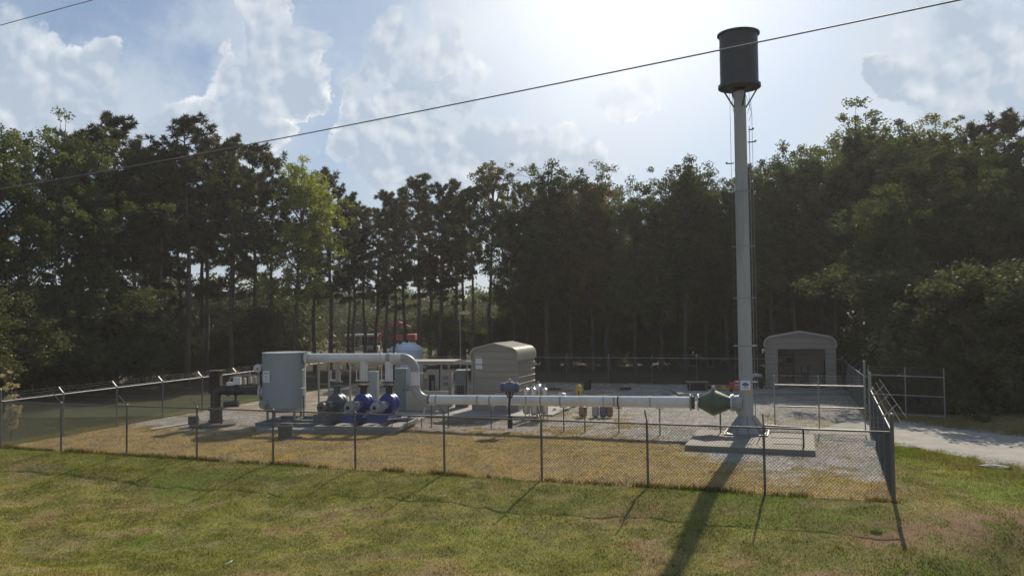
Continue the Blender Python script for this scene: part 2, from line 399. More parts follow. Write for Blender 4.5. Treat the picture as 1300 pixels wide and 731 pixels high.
# grass blades (stuff)
def grass(name, label, n, region, hgt, spread, bright):
    rs = np.random.RandomState(len(name)); X = []; Y = []
    tot = 0
    while tot < n:
        x = rs.uniform(-26, 24, n); y = 13.5 + rs.rand(n)**1.25*28
        k = in_view(x, y)
        m = surface_masks(x[k], y[k]); p = region(m, x[k], y[k]); kk = rs.rand(len(p)) < p
        X.append(x[k][kk]); Y.append(y[k][kk]); tot += kk.sum()
    x = np.concatenate(X)[:n]; y = np.concatenate(Y)[:n]
    z = zg(x, y); c, m = ground_color(x, y)
    ang = rs.rand(n)*2*PI; lean = rs.rand(n)*spread; la = rs.rand(n)*2*PI
    h = hgt*(.45 + rs.rand(n)*.9)*(.6 + .8*fbm(x, y, 1.1)); w = .006 + .008*rs.rand(n)
    w = w*(1 + (y-14)*.04)
    a = np.stack([x - np.cos(ang)*w, y - np.sin(ang)*w, z - .01], -1)
    b = np.stack([x + np.cos(ang)*w, y + np.sin(ang)*w, z - .01], -1)
    t = np.stack([x + np.cos(la)*lean*h, y + np.sin(la)*lean*h, z + h], -1)
    co = np.stack([a, b, t], 1).reshape(-1, 3)
    me = bpy.data.meshes.new(name); fast_mesh(me, co, np.arange(3*n).reshape(-1, 3), 3)
    v = (bright*(.65 + .75*rs.rand(n)))[:, None]; j = rs.rand(n)[:, None]
    cb = c*v*(1 + (j-.5)*np.array([.5, .15, -.2]))
    set_attr(me, 'Tint', np.repeat(np.clip(cb, 0, 1), 3, axis=0)); me.materials.append(attr_mat(name+' blades', tr=.3))
    o = bpy.data.objects.new(name, me); col.objects.link(o)
    tag(o, label, 'grass', kind='stuff')
grass('lawn_grass', 'patchy green and brown mown grass in front of the fence', 330000,
      lambda m, x, y: (1-m['inside'])*(1-m['gravel'])*(1-.8*m['dirt'])*(1-m['wood'])*(.55+.6*m['n2']), .038, 1.3, 1.25)
grass('dry_grass', 'golden dry grass strip just inside the fence', 110000,
      lambda m, x, y: m['inside']*(1-m['gravel'])*(1-.5*m['lip'])*(.4+.8*m['n2']), .04, 1.3, 1.15)
grass('fence_line_weeds', 'brown dead weeds along the foot of the front fence', 6000,
      lambda m, x, y: np.clip(m['lip']*1.3*sst(m['n2'], .35, .6), 0, 1), .13, 1.0, .9)
grass('road_verge_grass', 'taller grass along the edge of the gravel drive', 40000,
      lambda m, x, y: (x > 12)*(1-m['gravel'])*np.exp(-((road_dist(x, y)-3.9)/.9)**2), .11, .9, 1.1)

grass('lawn_weeds', 'darker clumps of weeds in the mown grass', 34000,
      lambda m, x, y: (1-m['inside'])*(1-m['gravel'])*(1-m['wood'])*sst(fbm(x+40, y, 1.3, 4), .54, .60), .06, 1.2, 1.0)
# gravel stones (stuff)
def stones(n):
    rs = np.random.RandomState(5); X = []; Y = []; tot = 0
    while tot < n:
        x = rs.uniform(-22, 26, n); y = 20 + rs.rand(n)**1.3*24
        k = in_view(x, y); m = surface_masks(x[k], y[k]); p = m['gravel']*(1 - .85*(1-sst(road_dist(x[k], y[k]), 2.0, 3.2))) + .06*m['inside']
        kk = rs.rand(len(p)) < p; X.append(x[k][kk]); Y.append(y[k][kk]); tot += kk.sum()
    x = np.concatenate(X)[:n]; y = np.concatenate(Y)[:n]; z = zg(x, y)
    r = .012 + .022*rs.rand(n)**2
    base = np.array([[1,0,0],[-.3,.95,0],[-.6,-.8,0],[.1,.1,.8]])
    a = rs.rand(n)*2*PI; ca, sa = np.cos(a), np.sin(a)
    v = base[None]*r[:, None, None]*(.8+.5*rs.rand(n, 4, 1))
    vx = v[..., 0]*ca[:, None] - v[..., 1]*sa[:, None] + x[:, None]; vy = v[..., 0]*sa[:, None] + v[..., 1]*ca[:, None] + y[:, None]
    co = np.stack([vx, vy, v[..., 2] + z[:, None] - .002], -1).reshape(-1, 3)
    o4 = (np.arange(n)*4)[:, None]
    f = np.concatenate([o4 + np.array([0,1,3]), o4 + np.array([1,2,3]), o4 + np.array([2,0,3])], 0)
    me = bpy.data.meshes.new('gravel'); fast_mesh(me, co, f, 3)
    g = (.15 + .30*rs.rand(n)**1.4)[:, None]*np.array([1, .96, .91])
    set_attr(me, 'Tint', np.repeat(g, 4, axis=0)); me.materials.append(attr_mat('gravel stones'))
    o = bpy.data.objects.new('gravel', me); col.objects.link(o); tag(o, 'loose grey crushed stone inside the compound', 'gravel', kind='stuff')
stones(90000)

# gravel drive as a sheet that follows the ground
def ribbon(name, pts, hw, lift, m, kind='structure', seed=1):
    P = [];
    for i in range(len(pts)-1):
        for k in range(14): P.append(Vector(pts[i]).lerp(Vector(pts[i+1]), k/14))
    P.append(Vector(pts[-1]))
    for it in range(12): P = [P[0]] + [(P[i-1]+P[i]*2+P[i+1])/4 for i in range(1, len(P)-1)] + [P[-1]]
    rs = random.Random(seed); mb = MB(); K = 12; vs = []
    for i, p in enumerate(P):
        d = (P[min(i+1, len(P)-1)] - P[max(i-1, 0)]).normalized(); n = Vector((d.y, -d.x))
        for k in range(K+1):
            u = (k/K*2-1)*hw*(1 + (.07*rs.uniform(-1, 1) if k in (0, K) else 0))
            q = p + n*u; e = lift*(1 - (abs(k/K*2-1))**6) + .002
            vs.append((q.x, q.y, Z(q.x, q.y) + e + (-.02 if k in (0, K) else 0)))
    W = K+1
    mb.add(vs, [(i*W+k, i*W+k+1, (i+1)*W+k+1, (i+1)*W+k) for i in range(len(P)-1) for k in range(K)], True)
    return tag(mb.build(name, m), kind=kind)
def drive_mat():
    m = mat('packed crushed stone', (.285,.268,.235), .95, 0, .14, 1.2, c2=(.20,.185,.16), bump=.8, bscale=50, amt2=.7)
    return m
M['drive'] = drive_mat()
ribbon('gravel_road', ROAD_PTS, 2.75, .03, 'drive')
M['asphalt'] = mat('asphalt', (.10,.095,.09), .9, 0, .15, 6, bump=.5, bscale=80)
mb = MB(); vs = []
for i in range(0, 81):
    x = -160 + i*4.0
    for y in (-1.0, 1.5, 4, 6.5, 8.2): vs.append((x, y, .46 + .06))
mb.add(vs, [(i*5+k, (i+1)*5+k, (i+1)*5+k+1, i*5+k+1) for i in range(80) for k in range(4)], True)
tag(mb.build('road', 'asphalt'), kind='structure')
# ------------------------------------------------------------------ trees
def leaf_cloud(centres, rad, n_per, size, rs, needle=False, flat=.6, up=0.):
    """many small leaf faces around clump centres -> triangles or quads"""
    centres = np.asarray(centres, float); k = len(centres)
    c = np.repeat(centres, n_per, axis=0); n = len(c)
    r = np.repeat(np.asarray(rad, float)*np.ones(k), n_per)
    d = rs.normal(size=(n, 3)); d /= np.linalg.norm(d, axis=1)[:, None]
    if needle:
        d[:, 2] += up; d /= np.linalg.norm(d, axis=1)[:, None]
        p0 = c + d*(r*(.1+.5*rs.rand(n)))[:, None]
        p1 = p0 + d*(size*(.7+.7*rs.rand(n)))[:, None]
        s = np.cross(d, rs.normal(size=(n, 3))); s /= np.linalg.norm(s, axis=1)[:, None]; s *= (size*.16)
        return np.stack([p0 - s, p0 + s, p1], 1).reshape(-1, 3), 3
    rr = r*rs.rand(n)**.45
    p = c + d*rr[:, None]*np.array([1, 1, flat])
    a = rs.normal(size=(n, 3)); a[:, 2] *= .6; a /= np.linalg.norm(a, axis=1)[:, None]
    b = np.cross(a, rs.normal(size=(n, 3))); b /= np.linalg.norm(b, axis=1)[:, None]
    L = (size*(.6+.8*rs.rand(n)))[:, None]
    q = np.stack([p - a*L*.5, p + b*L*.32, p + a*L*.5, p - b*L*.32], 1)
    return q.reshape(-1, 3), 4
def cloud_mesh(name, parts, m):
    co = np.concatenate([p[0] for p in parts]); k = parts[0][1]
    me = bpy.data.meshes.new(name); fast_mesh(me, co, np.arange(len(co)).reshape(-1, k), k); me.materials.append(M[m]); return me

def wobble(rs, n, amp):
    w = np.cumsum(rs.normal(size=(n, 2))*amp, axis=0); return w - w[0]
def pine(seed, H=18., crown=.46, wide=2.6, leafm='pineleaf', dens=1.):
    rs = np.random.RandomState(seed); mb = MB(); K = 9
    w = wobble(rs, K, .085); zs = np.linspace(-.3, H*.985, K)
    r0 = .20
    pts = [(w[i, 0], w[i, 1], zs[i]) for i in range(K)]
    mb.path(pts, [r0*(1 - .86*i/(K-1)) for i in range(K)], n=8)
    tr = lambda z: (np.interp(z, zs, w[:, 0]), np.interp(z, zs, w[:, 1]))
    cl = []; cr = []
    z = H*(1-crown)
    for k in range(9):
        zz = rs.uniform(H*.22, z); a = rs.rand()*2*PI; l = rs.uniform(.5, 1.8); x, y = tr(zz)
        mb.path([(x, y, zz), (x+math.cos(a)*l*.5, y+math.sin(a)*l*.5, zz+.05), (x+math.cos(a)*l, y+math.sin(a)*l, zz+rs.uniform(-.3, .3))], [.03,.02,.008], n=4)
    while z < H*.985:
        f = (z/H - (1-crown))/crown
        for b in range(rs.randint(1, 4)):
            a = rs.rand()*2*PI; prof = max(0, 1 - f)**.55*.82 + .14
            if f < .25: prof *= rs.uniform(.35, 1.0)
            l = wide*prof*rs.uniform(.5, 1.3)
            x, y = tr(z); e = rs.uniform(-.05, .35) + .55*f
            p0 = np.array([x, y, z]); p1 = p0 + np.array([math.cos(a)*l*.55, math.sin(a)*l*.55, l*.5*e*.5]); p2 = p0 + np.array([math.cos(a+.2)*l, math.sin(a+.2)*l, l*e])
            mb.path([p0, p1, p2], [.055, .035, .012], n=5, cap=False)
            ns = max(3, int(l*2.9*dens))
            for s_ in range(ns):
                t = .42 + .62*(s_+rs.rand())/ns
                q = (p0 + (p1-p0)*(t/.55) if t < .55 else p1 + (p2-p1)*((t-.55)/.45))
                off = rs.normal(size=3)*np.array([.36, .36, .14])*min(1.2, l*.5); off[2] = abs(off[2])
                mb.tube(q, q+off, .012, .006, n=3, cap=False)
                cl.append(q + off); cr.append(rs.uniform(.14, .40))
        z += rs.uniform(.22, .52)*(1.25 - .5*f)
    for k in range(5): x, y = tr(H); cl.append((x+rs.normal()*.15, y+rs.normal()*.15, H - k*.18)); cr.append(.25)
    t = mb
    co = leaf_cloud(cl, cr, 70, .25, rs, needle=True, up=.45)
    return t, cloud_mesh('pine_crown', [co], leafm)
def broad(seed, H=18., crown=.62, wide=3.4, leafm='leaf', open_=0., size=.17, per=62, bark='barkgrey'):
    rs = np.random.RandomState(seed); mb = MB(); cl = []; cr = []
    K = 7; w = wobble(rs, K, .16); zs = np.linspace(-.3, H*.8, K)
    mb.path([(w[i, 0], w[i, 1], zs[i]) for i in range(K)], [.21*(1-.8*i/(K-1)) for i in range(K)], n=8)
    tr = lambda z: np.array([np.interp(z, zs, w[:, 0]), np.interp(z, zs, w[:, 1]), z])
    nb = int(25*(1 - .4*open_))
    for b in range(nb):
        f = (b + rs.rand())/nb
        z0 = H*((1-crown) + crown*.74*f); a = b*2.4 + rs.rand()*1.0
        prof = math.sin(PI*(.18 + .72*f))
        l = wide*prof*rs.uniform(.6, 1.1)
        e = .35 + 1.2*f*rs.uniform(.6, 1.2)
        p0 = tr(z0); p2 = p0 + np.array([math.cos(a)*l, math.sin(a)*l, l*e])
        if p2[2] > H: p2[2] = H - rs.rand()*.8
        p1 = (p0+p2)/2 + np.array([0, 0, .12*l])
        mb.path([p0, p1, p2], [.075, .05, .018], n=5, cap=False)
        for s_ in range(int(3 + l*1.5)):
            t = rs.uniform(.35, 1.05); q = p0*(1-t) + p2*t
            q2 = q + rs.normal(size=3)*np.array([.75, .75, .5])*(.5+.2*l)
            mb.tube(q, q2, .02, .008, n=4, cap=False)
            for j in range(2 if open_ > .5 else 3):
                cl.append(q2 + rs.normal(size=3)*.38); cr.append(rs.uniform(.26, .66)*(1 - .3*open_))
    for k in range(int(9*(1-open_)) + 5):
        a = rs.rand()*2*PI; rr = rs.rand()*wide*.45
        cl.append(tr(H*.9)+np.array([math.cos(a)*rr, math.sin(a)*rr, rs.uniform(-.6, H*.1) - rr*.5])); cr.append(rs.uniform(.3, .65))
        mb.tube(tr(H*.78), cl[-1], .035, .01, n=4, cap=False)
    keep = [i for i, q_ in enumerate(cl) if q_[2] < H*.985]; cl = [cl[i] for i in keep]; cr = [cr[i] for i in keep]
    co = leaf_cloud(cl, cr, per, size, rs, flat=.75)
    return mb, cloud_mesh('broadleaf_crown', [co], leafm)
def tree_proto(name, tb, bark, crown_me):
    root = thing(name, 'tree', 'tree')
    tb.build('trunk', bark, root)
    c = bpy.data.objects.new('crown', crown_me); col.objects.link(c); c.parent = root
    return root
PROTO = {}
def reg(kind, root, H): PROTO.setdefault(kind, []).append([root, H, False])
for s in range(5):
    t, c = pine(10+s, 18, crown=[.50,.58,.66,.55,.72][s], wide=[2.9,3.3,3.6,2.9,3.4][s], dens=1.15); reg('p', tree_proto('pine_tree', t, 'bark', c), 18)
for s in range(3):
    t, c = pine(30+s, 18, crown=[.58,.50,.66][s], wide=[2.7,2.3,2.9][s], dens=.85); reg('t', tree_proto('pine_tree', t, 'bark', c), 18)
for s in range(5):
    t, c = broad(50+s, 18, crown=[.62,.70,.66,.78,.72][s], wide=[3.0,3.5,3.2,3.6,3.2][s]); reg('b', tree_proto('broadleaf_tree', t, 'barkgrey', c), 18)
for s in range(2):
    t, c = broad(70+s, 18, crown=.66, wide=2.7, leafm='leafbright', per=62, open_=.25); reg('g', tree_proto('broadleaf_tree', t, 'barkgrey', c), 18)
for s in range(2):
    t, c = broad(84+s, 18, crown=.80, wide=4.6, leafm='leaf', open_=.35, per=62); reg('w', tree_proto('broadleaf_tree', t, 'barkgrey', c), 18)
t, c = broad(88, 18, crown=.68, wide=3.0, leafm='leafflare', per=60); reg('r', tree_proto('broadleaf_tree', t, 'barkgrey', c), 18)
t, c = broad(80, 18, crown=.5, wide=2.6, leafm='leafolive', open_=.7, per=65); reg('o', tree_proto('broadleaf_tree', t, 'barkgrey', c), 18)
for s in range(4):
    t, c = broad(90+s, 6, crown=.93, wide=2.5, leafm='leafunder', size=.15, per=80); reg('u', tree_proto('understory_tree', t, 'barkgrey', c), 6)

LM = [(-60,'the left corner post'),(100,'the left side fence'),(268,'the black riser pipe'),(366,'the separator tank'),(455,'the white trailer'),
      (513,'the white domed tank'),(584,'the lamp pole'),(640,'the tan shed'),(746,'the black bin'),(860,'the timber crate'),(945,'the tower column'),(1012,'the open garage'),
      (1095,'the gate posts'),(1190,'the far gate leaf'),(1290,'the gravel drive bend')]
KN = {'p':'dark pine','t':'slim bare-stemmed pine','b':'dark broadleaf tree','g':'bright yellow green tree','o':'open crowned olive tree','u':'leafy understory tree','w':'wide spreading tree','r':'flare-browned broadleaf tree'}
ORD = ['','second ','third ','fourth ','fifth ','sixth ','seventh ','eighth ','ninth ','tenth ']
TREES=[
('p', -31.0, 41.0, 15.9, -120, 'F'),
('p', -31.4, 45.0, 16.5, -60, 'F'),
('b', -30.3, 45.8, 16.6, -25, 'F'),
('w', -29.4, 51.9, 18.8, 72, 'F'),
('w', -31.6, 51.0, 17.5, 18, 'F'),
('p', -29.2, 54.7, 17.6, 105, 'F'),
('p', -27.9, 55.5, 19.2, 138, 'F'),
('p', -27.4, 58.4, 17.8, 172, 'F'),
('p', -25.4, 58.3, 17.3, 205, 'F'),
('p', -24.3, 60.2, 20.0, 238, 'F'),
('p', -24.7, 64.9, 19.5, 262, 'F'),
('p', -22.4, 64.2, 19.1, 295, 'F'),
('p', -22.2, 69.1, 19.8, 322, 'F'),
('p', -20.7, 69.3, 18.9, 345, 'F'),
('g', -18.2, 66.8, 19.0, 372, 'F'),
('g', -17.5, 71.3, 18.2, 400, 'F'),
('p', -16.9, 74.3, 18.2, 418, 'F'),
('t', -15.7, 76.5, 16.3, 440, 'F'),
('t', -14.0, 76.0, 15.0, 462, 'F'),
('t', -11.8, 74.0, 16.3, 487, 'F'),
('t', -10.5, 78.0, 17.4, 513, 'F'),
('t', -8.7, 75.0, 18.1, 531, 'F'),
('t', -7.0, 76.0, 17.2, 556, 'F'),
('t', -5.5, 78.0, 18.2, 578, 'F'),
('p', -3.6, 73.0, 16.5, 600, 'F'),
('o', -2.2, 75.0, 20.2, 620, 'F'),
('b', -0.1, 73.2, 16.5, 648, 'F'),
('p', 1.3, 75.7, 17.2, 667, 'F'),
('b', 3.1, 70.9, 18.7, 694, 'F'),
('r', 5.2, 73.2, 17.3, 722, 'F'),
('r', 7.0, 70.3, 16.6, 752, 'F'),
('b', 8.6, 70.8, 18.9, 773, 'F'),
('b', 10.4, 69.0, 16.6, 803, 'F'),
('b', 12.7, 69.5, 17.0, 836, 'F'),
('b', 14.4, 67.1, 18.7, 868, 'F'),
('b', 16.9, 69.7, 18.5, 896, 'F'),
('b', 18.2, 67.3, 16.9, 925, 'F'),
('p', 20.0, 68.0, 17.2, 950, 'F'),
('b', 21.1, 65.5, 17.6, 978, 'F'),
('b', 23.1, 66.1, 18.8, 1005, 'F'),
('b', 25.3, 66.5, 19.3, 1037, 'F'),
('b', 25.9, 64.2, 18.4, 1060, 'F'),
('b', 31.4, 71.7, 23.6, 1094, 'F'),
('p', 27.1, 63.1, 18.4, 1088, 'F'),
('b', 29.3, 63.4, 18.9, 1120, 'F'),
('b', 32.6, 65.9, 20.8, 1153, 'F'),
('o', 34.3, 64.6, 20.9, 1190, 'F'),
('b', 30.9, 60.2, 17.8, 1172, 'F'),
('b', 32.4, 58.9, 17.9, 1210, 'F'),
('p', 34.6, 59.9, 18.7, 1237, 'F'),
('b', 33.8, 56.2, 17.4, 1262, 'F'),
('p', 36.3, 58.6, 18.9, 1281, 'F'),
('b', 35.4, 55.0, 17.3, 1305, 'F'),
('p', 38.7, 56.5, 18.4, 1345, 'F'),
('b', 39.8, 54.0, 17.8, 1400, 'F'),
('p', 43.2, 54.2, 18.4, 1460, 'F'),
('p', -37.6, 46.8, 13.6, -167, 'R'),
('p', -35.7, 50.1, 14.2, -74, 'R'),
('b', -31.1, 59.9, 15.8, 121, 'R'),
('p', -29.1, 62.8, 17.0, 178, 'R'),
('p', -28.1, 67.5, 18.1, 225, 'R'),
('p', -26.4, 68.6, 18.4, 258, 'R'),
('p', -25.5, 72.5, 18.8, 291, 'R'),
('b', 1.5, 81.0, 12.6, 668, 'R'),
('b', 2.4, 85.3, 14.3, 677, 'R'),
('b', 4.3, 78.1, 16.9, 704, 'R'),
('p', 6.7, 86.9, 16.2, 727, 'R'),
('p', 9.5, 76.3, 14.2, 774, 'R'),
('b', 9.0, 82.9, 14.1, 759, 'R'),
('b', 12.2, 74.4, 13.0, 815, 'R'),
('p', 12.6, 84.1, 14.8, 801, 'R'),
('p', 15.1, 74.1, 14.5, 856, 'R'),
('p', 15.5, 81.1, 13.7, 843, 'R'),
('b', 18.9, 74.9, 15.7, 905, 'R'),
('p', 20.5, 83.7, 15.8, 897, 'R'),
('p', 21.3, 73.8, 15.3, 941, 'R'),
('p', 24.3, 80.6, 15.7, 954, 'R'),
('b', 24.2, 72.3, 15.6, 988, 'R'),
('b', 26.0, 78.6, 14.1, 984, 'R'),
('b', 28.5, 74.1, 15.5, 1038, 'R'),
('b', 29.6, 79.3, 17.0, 1027, 'R'),
('b', 32.1, 72.1, 16.1, 1100, 'R'),
('b', 33.3, 78.0, 17.4, 1082, 'R'),
('b', 32.4, 68.6, 15.1, 1128, 'R'),
('p', 37.3, 75.7, 17.6, 1148, 'R'),
('b', 34.9, 65.7, 13.7, 1188, 'R'),
('p', 39.0, 74.1, 15.1, 1184, 'R'),
('b', 36.9, 63.8, 15.2, 1235, 'R'),
('b', 41.1, 74.0, 14.9, 1213, 'R'),
('b', 39.7, 66.1, 15.6, 1257, 'R'),
('p', 43.9, 70.5, 15.2, 1280, 'R'),
('p', 40.7, 61.2, 13.7, 1324, 'R'),
('b', 44.0, 68.3, 13.8, 1303, 'R'),
('b', 45.5, 63.6, 15.3, 1374, 'R'),
('b', 49.6, 71.4, 15.6, 1354, 'R'),
('b', 44.6, 60.5, 13.4, 1397, 'R'),
('b', 52.3, 68.3, 14.2, 1425, 'R'),
('b', 48.3, 59.9, 14.1, 1468, 'R'),
('b', 53.8, 68.6, 15.2, 1443, 'R'),
('u', -30.7, 38.7, 4.7, -158, 'U'),
('u', -31.7, 42.4, 6.3, -112, 'U'),
('u', -29.6, 40.9, 5.5, -89, 'U'),
('u', -30.6, 45.1, 5.3, -42, 'U'),
('u', -28.9, 44.3, 6.8, -16, 'U'),
('u', -29.9, 48.9, 7.4, 26, 'U'),
('u', -28.9, 50.8, 5.8, 69, 'U'),
('u', -28.9, 53.4, 5.2, 97, 'U'),
('u', -26.3, 53.4, 6.9, 147, 'U'),
('u', -29.0, 63.0, 3.4, 180, 'U'),
('u', -27.1, 63.8, 3.4, 216, 'U'),
('u', -25.9, 63.8, 3.5, 235, 'U'),
('u', -24.2, 68.9, 4.1, 291, 'U'),
('u', -22.4, 69.5, 5.8, 320, 'U'),
('u', -5.5, 80.1, 5.4, 580, 'U'),
('u', -3.0, 80.8, 3.5, 613, 'U'),
('u', -0.6, 77.8, 4.7, 644, 'U'),
('u', 2.8, 77.9, 5.9, 688, 'U'),
('u', 4.0, 76.9, 5.0, 704, 'U'),
('u', 7.7, 75.3, 5.5, 755, 'U'),
('u', 9.7, 76.2, 4.2, 781, 'U'),
('u', 12.7, 75.2, 5.1, 824, 'U'),
('u', 14.1, 71.4, 4.0, 853, 'U'),
('u', 17.9, 74.7, 5.7, 897, 'U'),
('u', 19.2, 71.3, 5.5, 927, 'U'),
('u', 21.4, 70.9, 3.0, 960, 'U'),
('u', 23.8, 71.0, 5.1, 994, 'U'),
('u', 26.4, 69.3, 5.9, 1040, 'U'),
('u', 25.5, 61.3, 3.2, 1076, 'U'),
('u', 22.7, 45.9, 7.1, 1157, 'U'),
('u', 21.7, 41.7, 3.2, 1184, 'U'),
('u', 22.6, 41.2, 7.2, 1212, 'U'),
('u', 26.7, 44.6, 3.5, 1263, 'U'),
('u', 25.7, 41.7, 7.3, 1283, 'U'),
('u', 29.1, 44.7, 6.0, 1317, 'U'),
('u', 31.8, 45.7, 4.0, 1363, 'U'),
('u', 29.8, 40.8, 3.3, 1398, 'U'),
('u', 31.5, 41.8, 3.4, 1422, 'U'),
('b', 23.73, 50.2, 13.5, 1135, 'F'),
('p', 26.06, 51.9, 14.2, 1165, 'F'),
('p', 27.87, 52.0, 14.9, 1200, 'F'),
('b', 30.01, 52.2, 14.0, 1240, 'F'),
('p', 31.8, 52.2, 13.0, 1275, 'F'),
('b', 32.49, 50.5, 12.9, 1310, 'F'),
('p', 34.28, 50.2, 11.3, 1350, 'F'),
('b', 38.54, 52.7, 13.2, 1400, 'F'),
('t', -16.34, 81.8, 16.26, 447, 'R'),
('t', -14.22, 83.0, 15.89, 476, 'R'),
('t', -11.98, 81.0, 16.09, 500, 'R'),
('t', -8.62, 83.0, 16.65, 545, 'R'),
('t', -6.84, 82.0, 16.16, 566, 'R'),
('t', -4.73, 79.0, 16.67, 590, 'R'),
]
def place_trees():
    rs = random.Random(11); cnt = {}
    names = {}
    # labels: order of trees of one kind and row within reach of a landmark
    byk = {}
    for i, (k, x, y, h, px, row) in enumerate(TREES):
        lm = min(LM, key=lambda l: abs(l[0]-px)); side = 'left' if px < lm[0] else 'right'
        byk.setdefault((k, row, lm, side), []).append((abs(px-lm[0]), i))
    lab = {}
    for (k, row, lm, side), lst in byk.items():
        for j, (d, i) in enumerate(sorted(lst)):
            if row == 'F':
                lab[i] = (f"{ORD[j]}{KN[k]} at the wood edge, {side} of {lm[1]}", 'trees along the edge of the wood')
            elif row == 'U':
                lab[i] = (f"{ORD[j]}low {KN[k]} below taller trees, {side} of {lm[1]}", 'low leafy trees under the wood edge')
            else:
                lab[i] = (f"{KN[k]} deep in the wood, {side} of {lm[1]}", 'trees deeper in the wood')
    for i, (k, x, y, h, px, row) in enumerate(TREES):
        pool = PROTO[k]; j = rs.randrange(len(pool)) if cnt.get(k) else 0
        cnt[k] = cnt.get(k, 0) + 1
        ent = next((e for e in pool if not e[2]), pool[j]) if rs.random() < 1 else pool[j]
        if ent[2] is False: root = ent[0]; ent[2] = True
        else: root = copy_tree(pool[j][0]); ent = pool[j]
        h0 = Z(x, y); s = (h - h0)/ent[1]
        root.location = (x, y, h0); root.rotation_euler.z = rs.uniform(0, 2*PI)
        wd = s*rs.uniform(.92, 1.18)
        if row == 'R' : wd *= 1.2
        root.scale = (wd, wd, s)
        root['label'] = lab[i][0]; root['group'] = lab[i][1]; root['category'] = 'tree' 
    for pool in PROTO.values():
        for e in pool:
            if not e[2]:
                for ch in kids(e[0]): bpy.data.objects.remove(ch)
                bpy.data.objects.remove(e[0])
place_trees()

# far woodland, one mass nobody could count
def far_wood():
    rs = np.random.RandomState(99); cl = []; cr = []
    path = [(-75,60,5),(-50,72,5.5),(-36,84,8),(-24,92,8)]
    path2 = [(1,98,6),(14,96,9),(30,88,11),(44,78,11),(58,60,11),(75,48,11)]
    path3 = [(-26,128,4.5),(-12,130,5),(4,128,6)]
    for P in (path, path2, path3):
        for (x0,y0,h0),(x1,y1,h1) in zip(P, P[1:]):
            L = math.hypot(x1-x0, y1-y0); n = int(L*26)
            for k in range(n):
                t = rs.rand(); h = (h0+(h1-h0)*t)*(1 + .25*math.sin(t*9+x0))
                z = rs.rand()**.9*h
                cl.append((x0+(x1-x0)*t + rs.normal()*2.2, y0+(y1-y0)*t + rs.normal()*2.2, z)); cr.append(rs.uniform(.7, 1.5))
    co = leaf_cloud(cl, cr, 55, .42, rs, flat=.9)
    me = cloud_mesh('distant_wood', [co], 'leafunder'); o = bpy.data.objects.new('distant_wood', me); col.objects.link(o)
    tag(o, 'dark dense woodland seen between the trunks of the nearer trees', 'woodland', kind='stuff')
    # tree-covered rise far behind the gap
    cl = []; cr = []
    for k in range(2600):
        x = rs.uniform(-110, 60); y = 165 + rs.rand()*50; h = 6.5 + 3.5*fbm(x, y, .05) + (y-165)*.06
        cl.append((x, y, rs.rand()*h + .5)); cr.append(rs.uniform(1.2, 2.6))
    co = leaf_cloud(cl, cr, 40, .9, rs, flat=.8)
    me = cloud_mesh('far_hillside_wood', [co], 'leaf'); o = bpy.data.objects.new('far_hillside_wood', me); col.objects.link(o)
    tag(o, 'low wooded skyline far behind the gap in the trees', 'woodland', kind='stuff')
far_wood()

# leafy shrubs right of the gate, and pale dry sapling at the far left
def shrub(seed, name, label, cat, loc, H, wide, leafm, n, size, group=None):
    rs = np.random.RandomState(seed); root = thing(name, label, cat, (*loc, Z(*loc)), 0, group); mb = MB(); cl = []; cr = []
    for k in range(n):
        a = rs.rand()*2*PI; l = rs.rand()*wide; z = H*rs.uniform(.4, 1)
        p = (math.cos(a)*l, math.sin(a)*l, z); mb.path([(0,0,-.05), (p[0]*.3, p[1]*.3, z*.6), p], [.02, .014, .006], n=4, cap=False)
        for j in range(4):
            t = .4 + .2*j; cl.append((p[0]*t, p[1]*t, z*(t*.9+.05))); cr.append(.12+.12*rs.rand())
    mb.build('stem', 'barkgrey', root)
    co = leaf_cloud(cl, cr, 26, size, rs); o = bpy.data.objects.new('foliage', cloud_mesh('foliage', [co], leafm)); col.objects.link(o); o.parent = root
for i, (x, y, h, w, l) in enumerate([(25.9,41.3,1.9,.9,'tall weedy bush with upright leaves beyond the gravel drive'),(22.4,42.0,1.1,.8,'low bush beyond the drive, just right of the open gate leaf'),
        (19.0,40.2,1.5,.5,'dead brown vine bush tangled in the open gate leaf'),(29.2,40.2,1.3,1.0,'bush at the right edge of the photo beyond the drive')]):
    shrub(300+i, 'bush', l, 'bush', (x, y), h, w, 'leafunder' if i != 0 else 'leafolive', 26, .14, 'bushes beyond the gravel drive')
shrub(320, 'dry_sapling', 'pale dry leafy branch rising past the left corner post', 'sapling', (-20.9,33.6), 3.05, .35, 'leafpale', 9, .10)
M['slabwarm'] = mat('warm worn concrete', (.225,.20,.168), .85, 0, .12, 1.3, c2=(.15,.13,.11), bump=.3, amt2=.7)
UA = math.atan2(-.337, .9415)      # compound frame: local +x runs right along the front fence, +y to the back
def arc(c, r, a0, a1, u, v, n=8):
    c = Vector(c); u = Vector(u); v = Vector(v)
    return [c + u*r*math.cos(a0+(a1-a0)*k/n) + v*r*math.sin(a0+(a1-a0)*k/n) for k in range(n+1)]
def slab(name, label, x, y, rz, w, d, h, m='concrete', z=None, group=None):
    """origin at the front-left corner"""
    mb = MB().box((w/2, d/2, h/2 - .1), (w, d, h + .2))
    o = mb.build(name, m, None, (x, y, Z(x, y) if z is None else z), rz, bevel=.02)
    return tag(o, label, 'concrete slab', group)

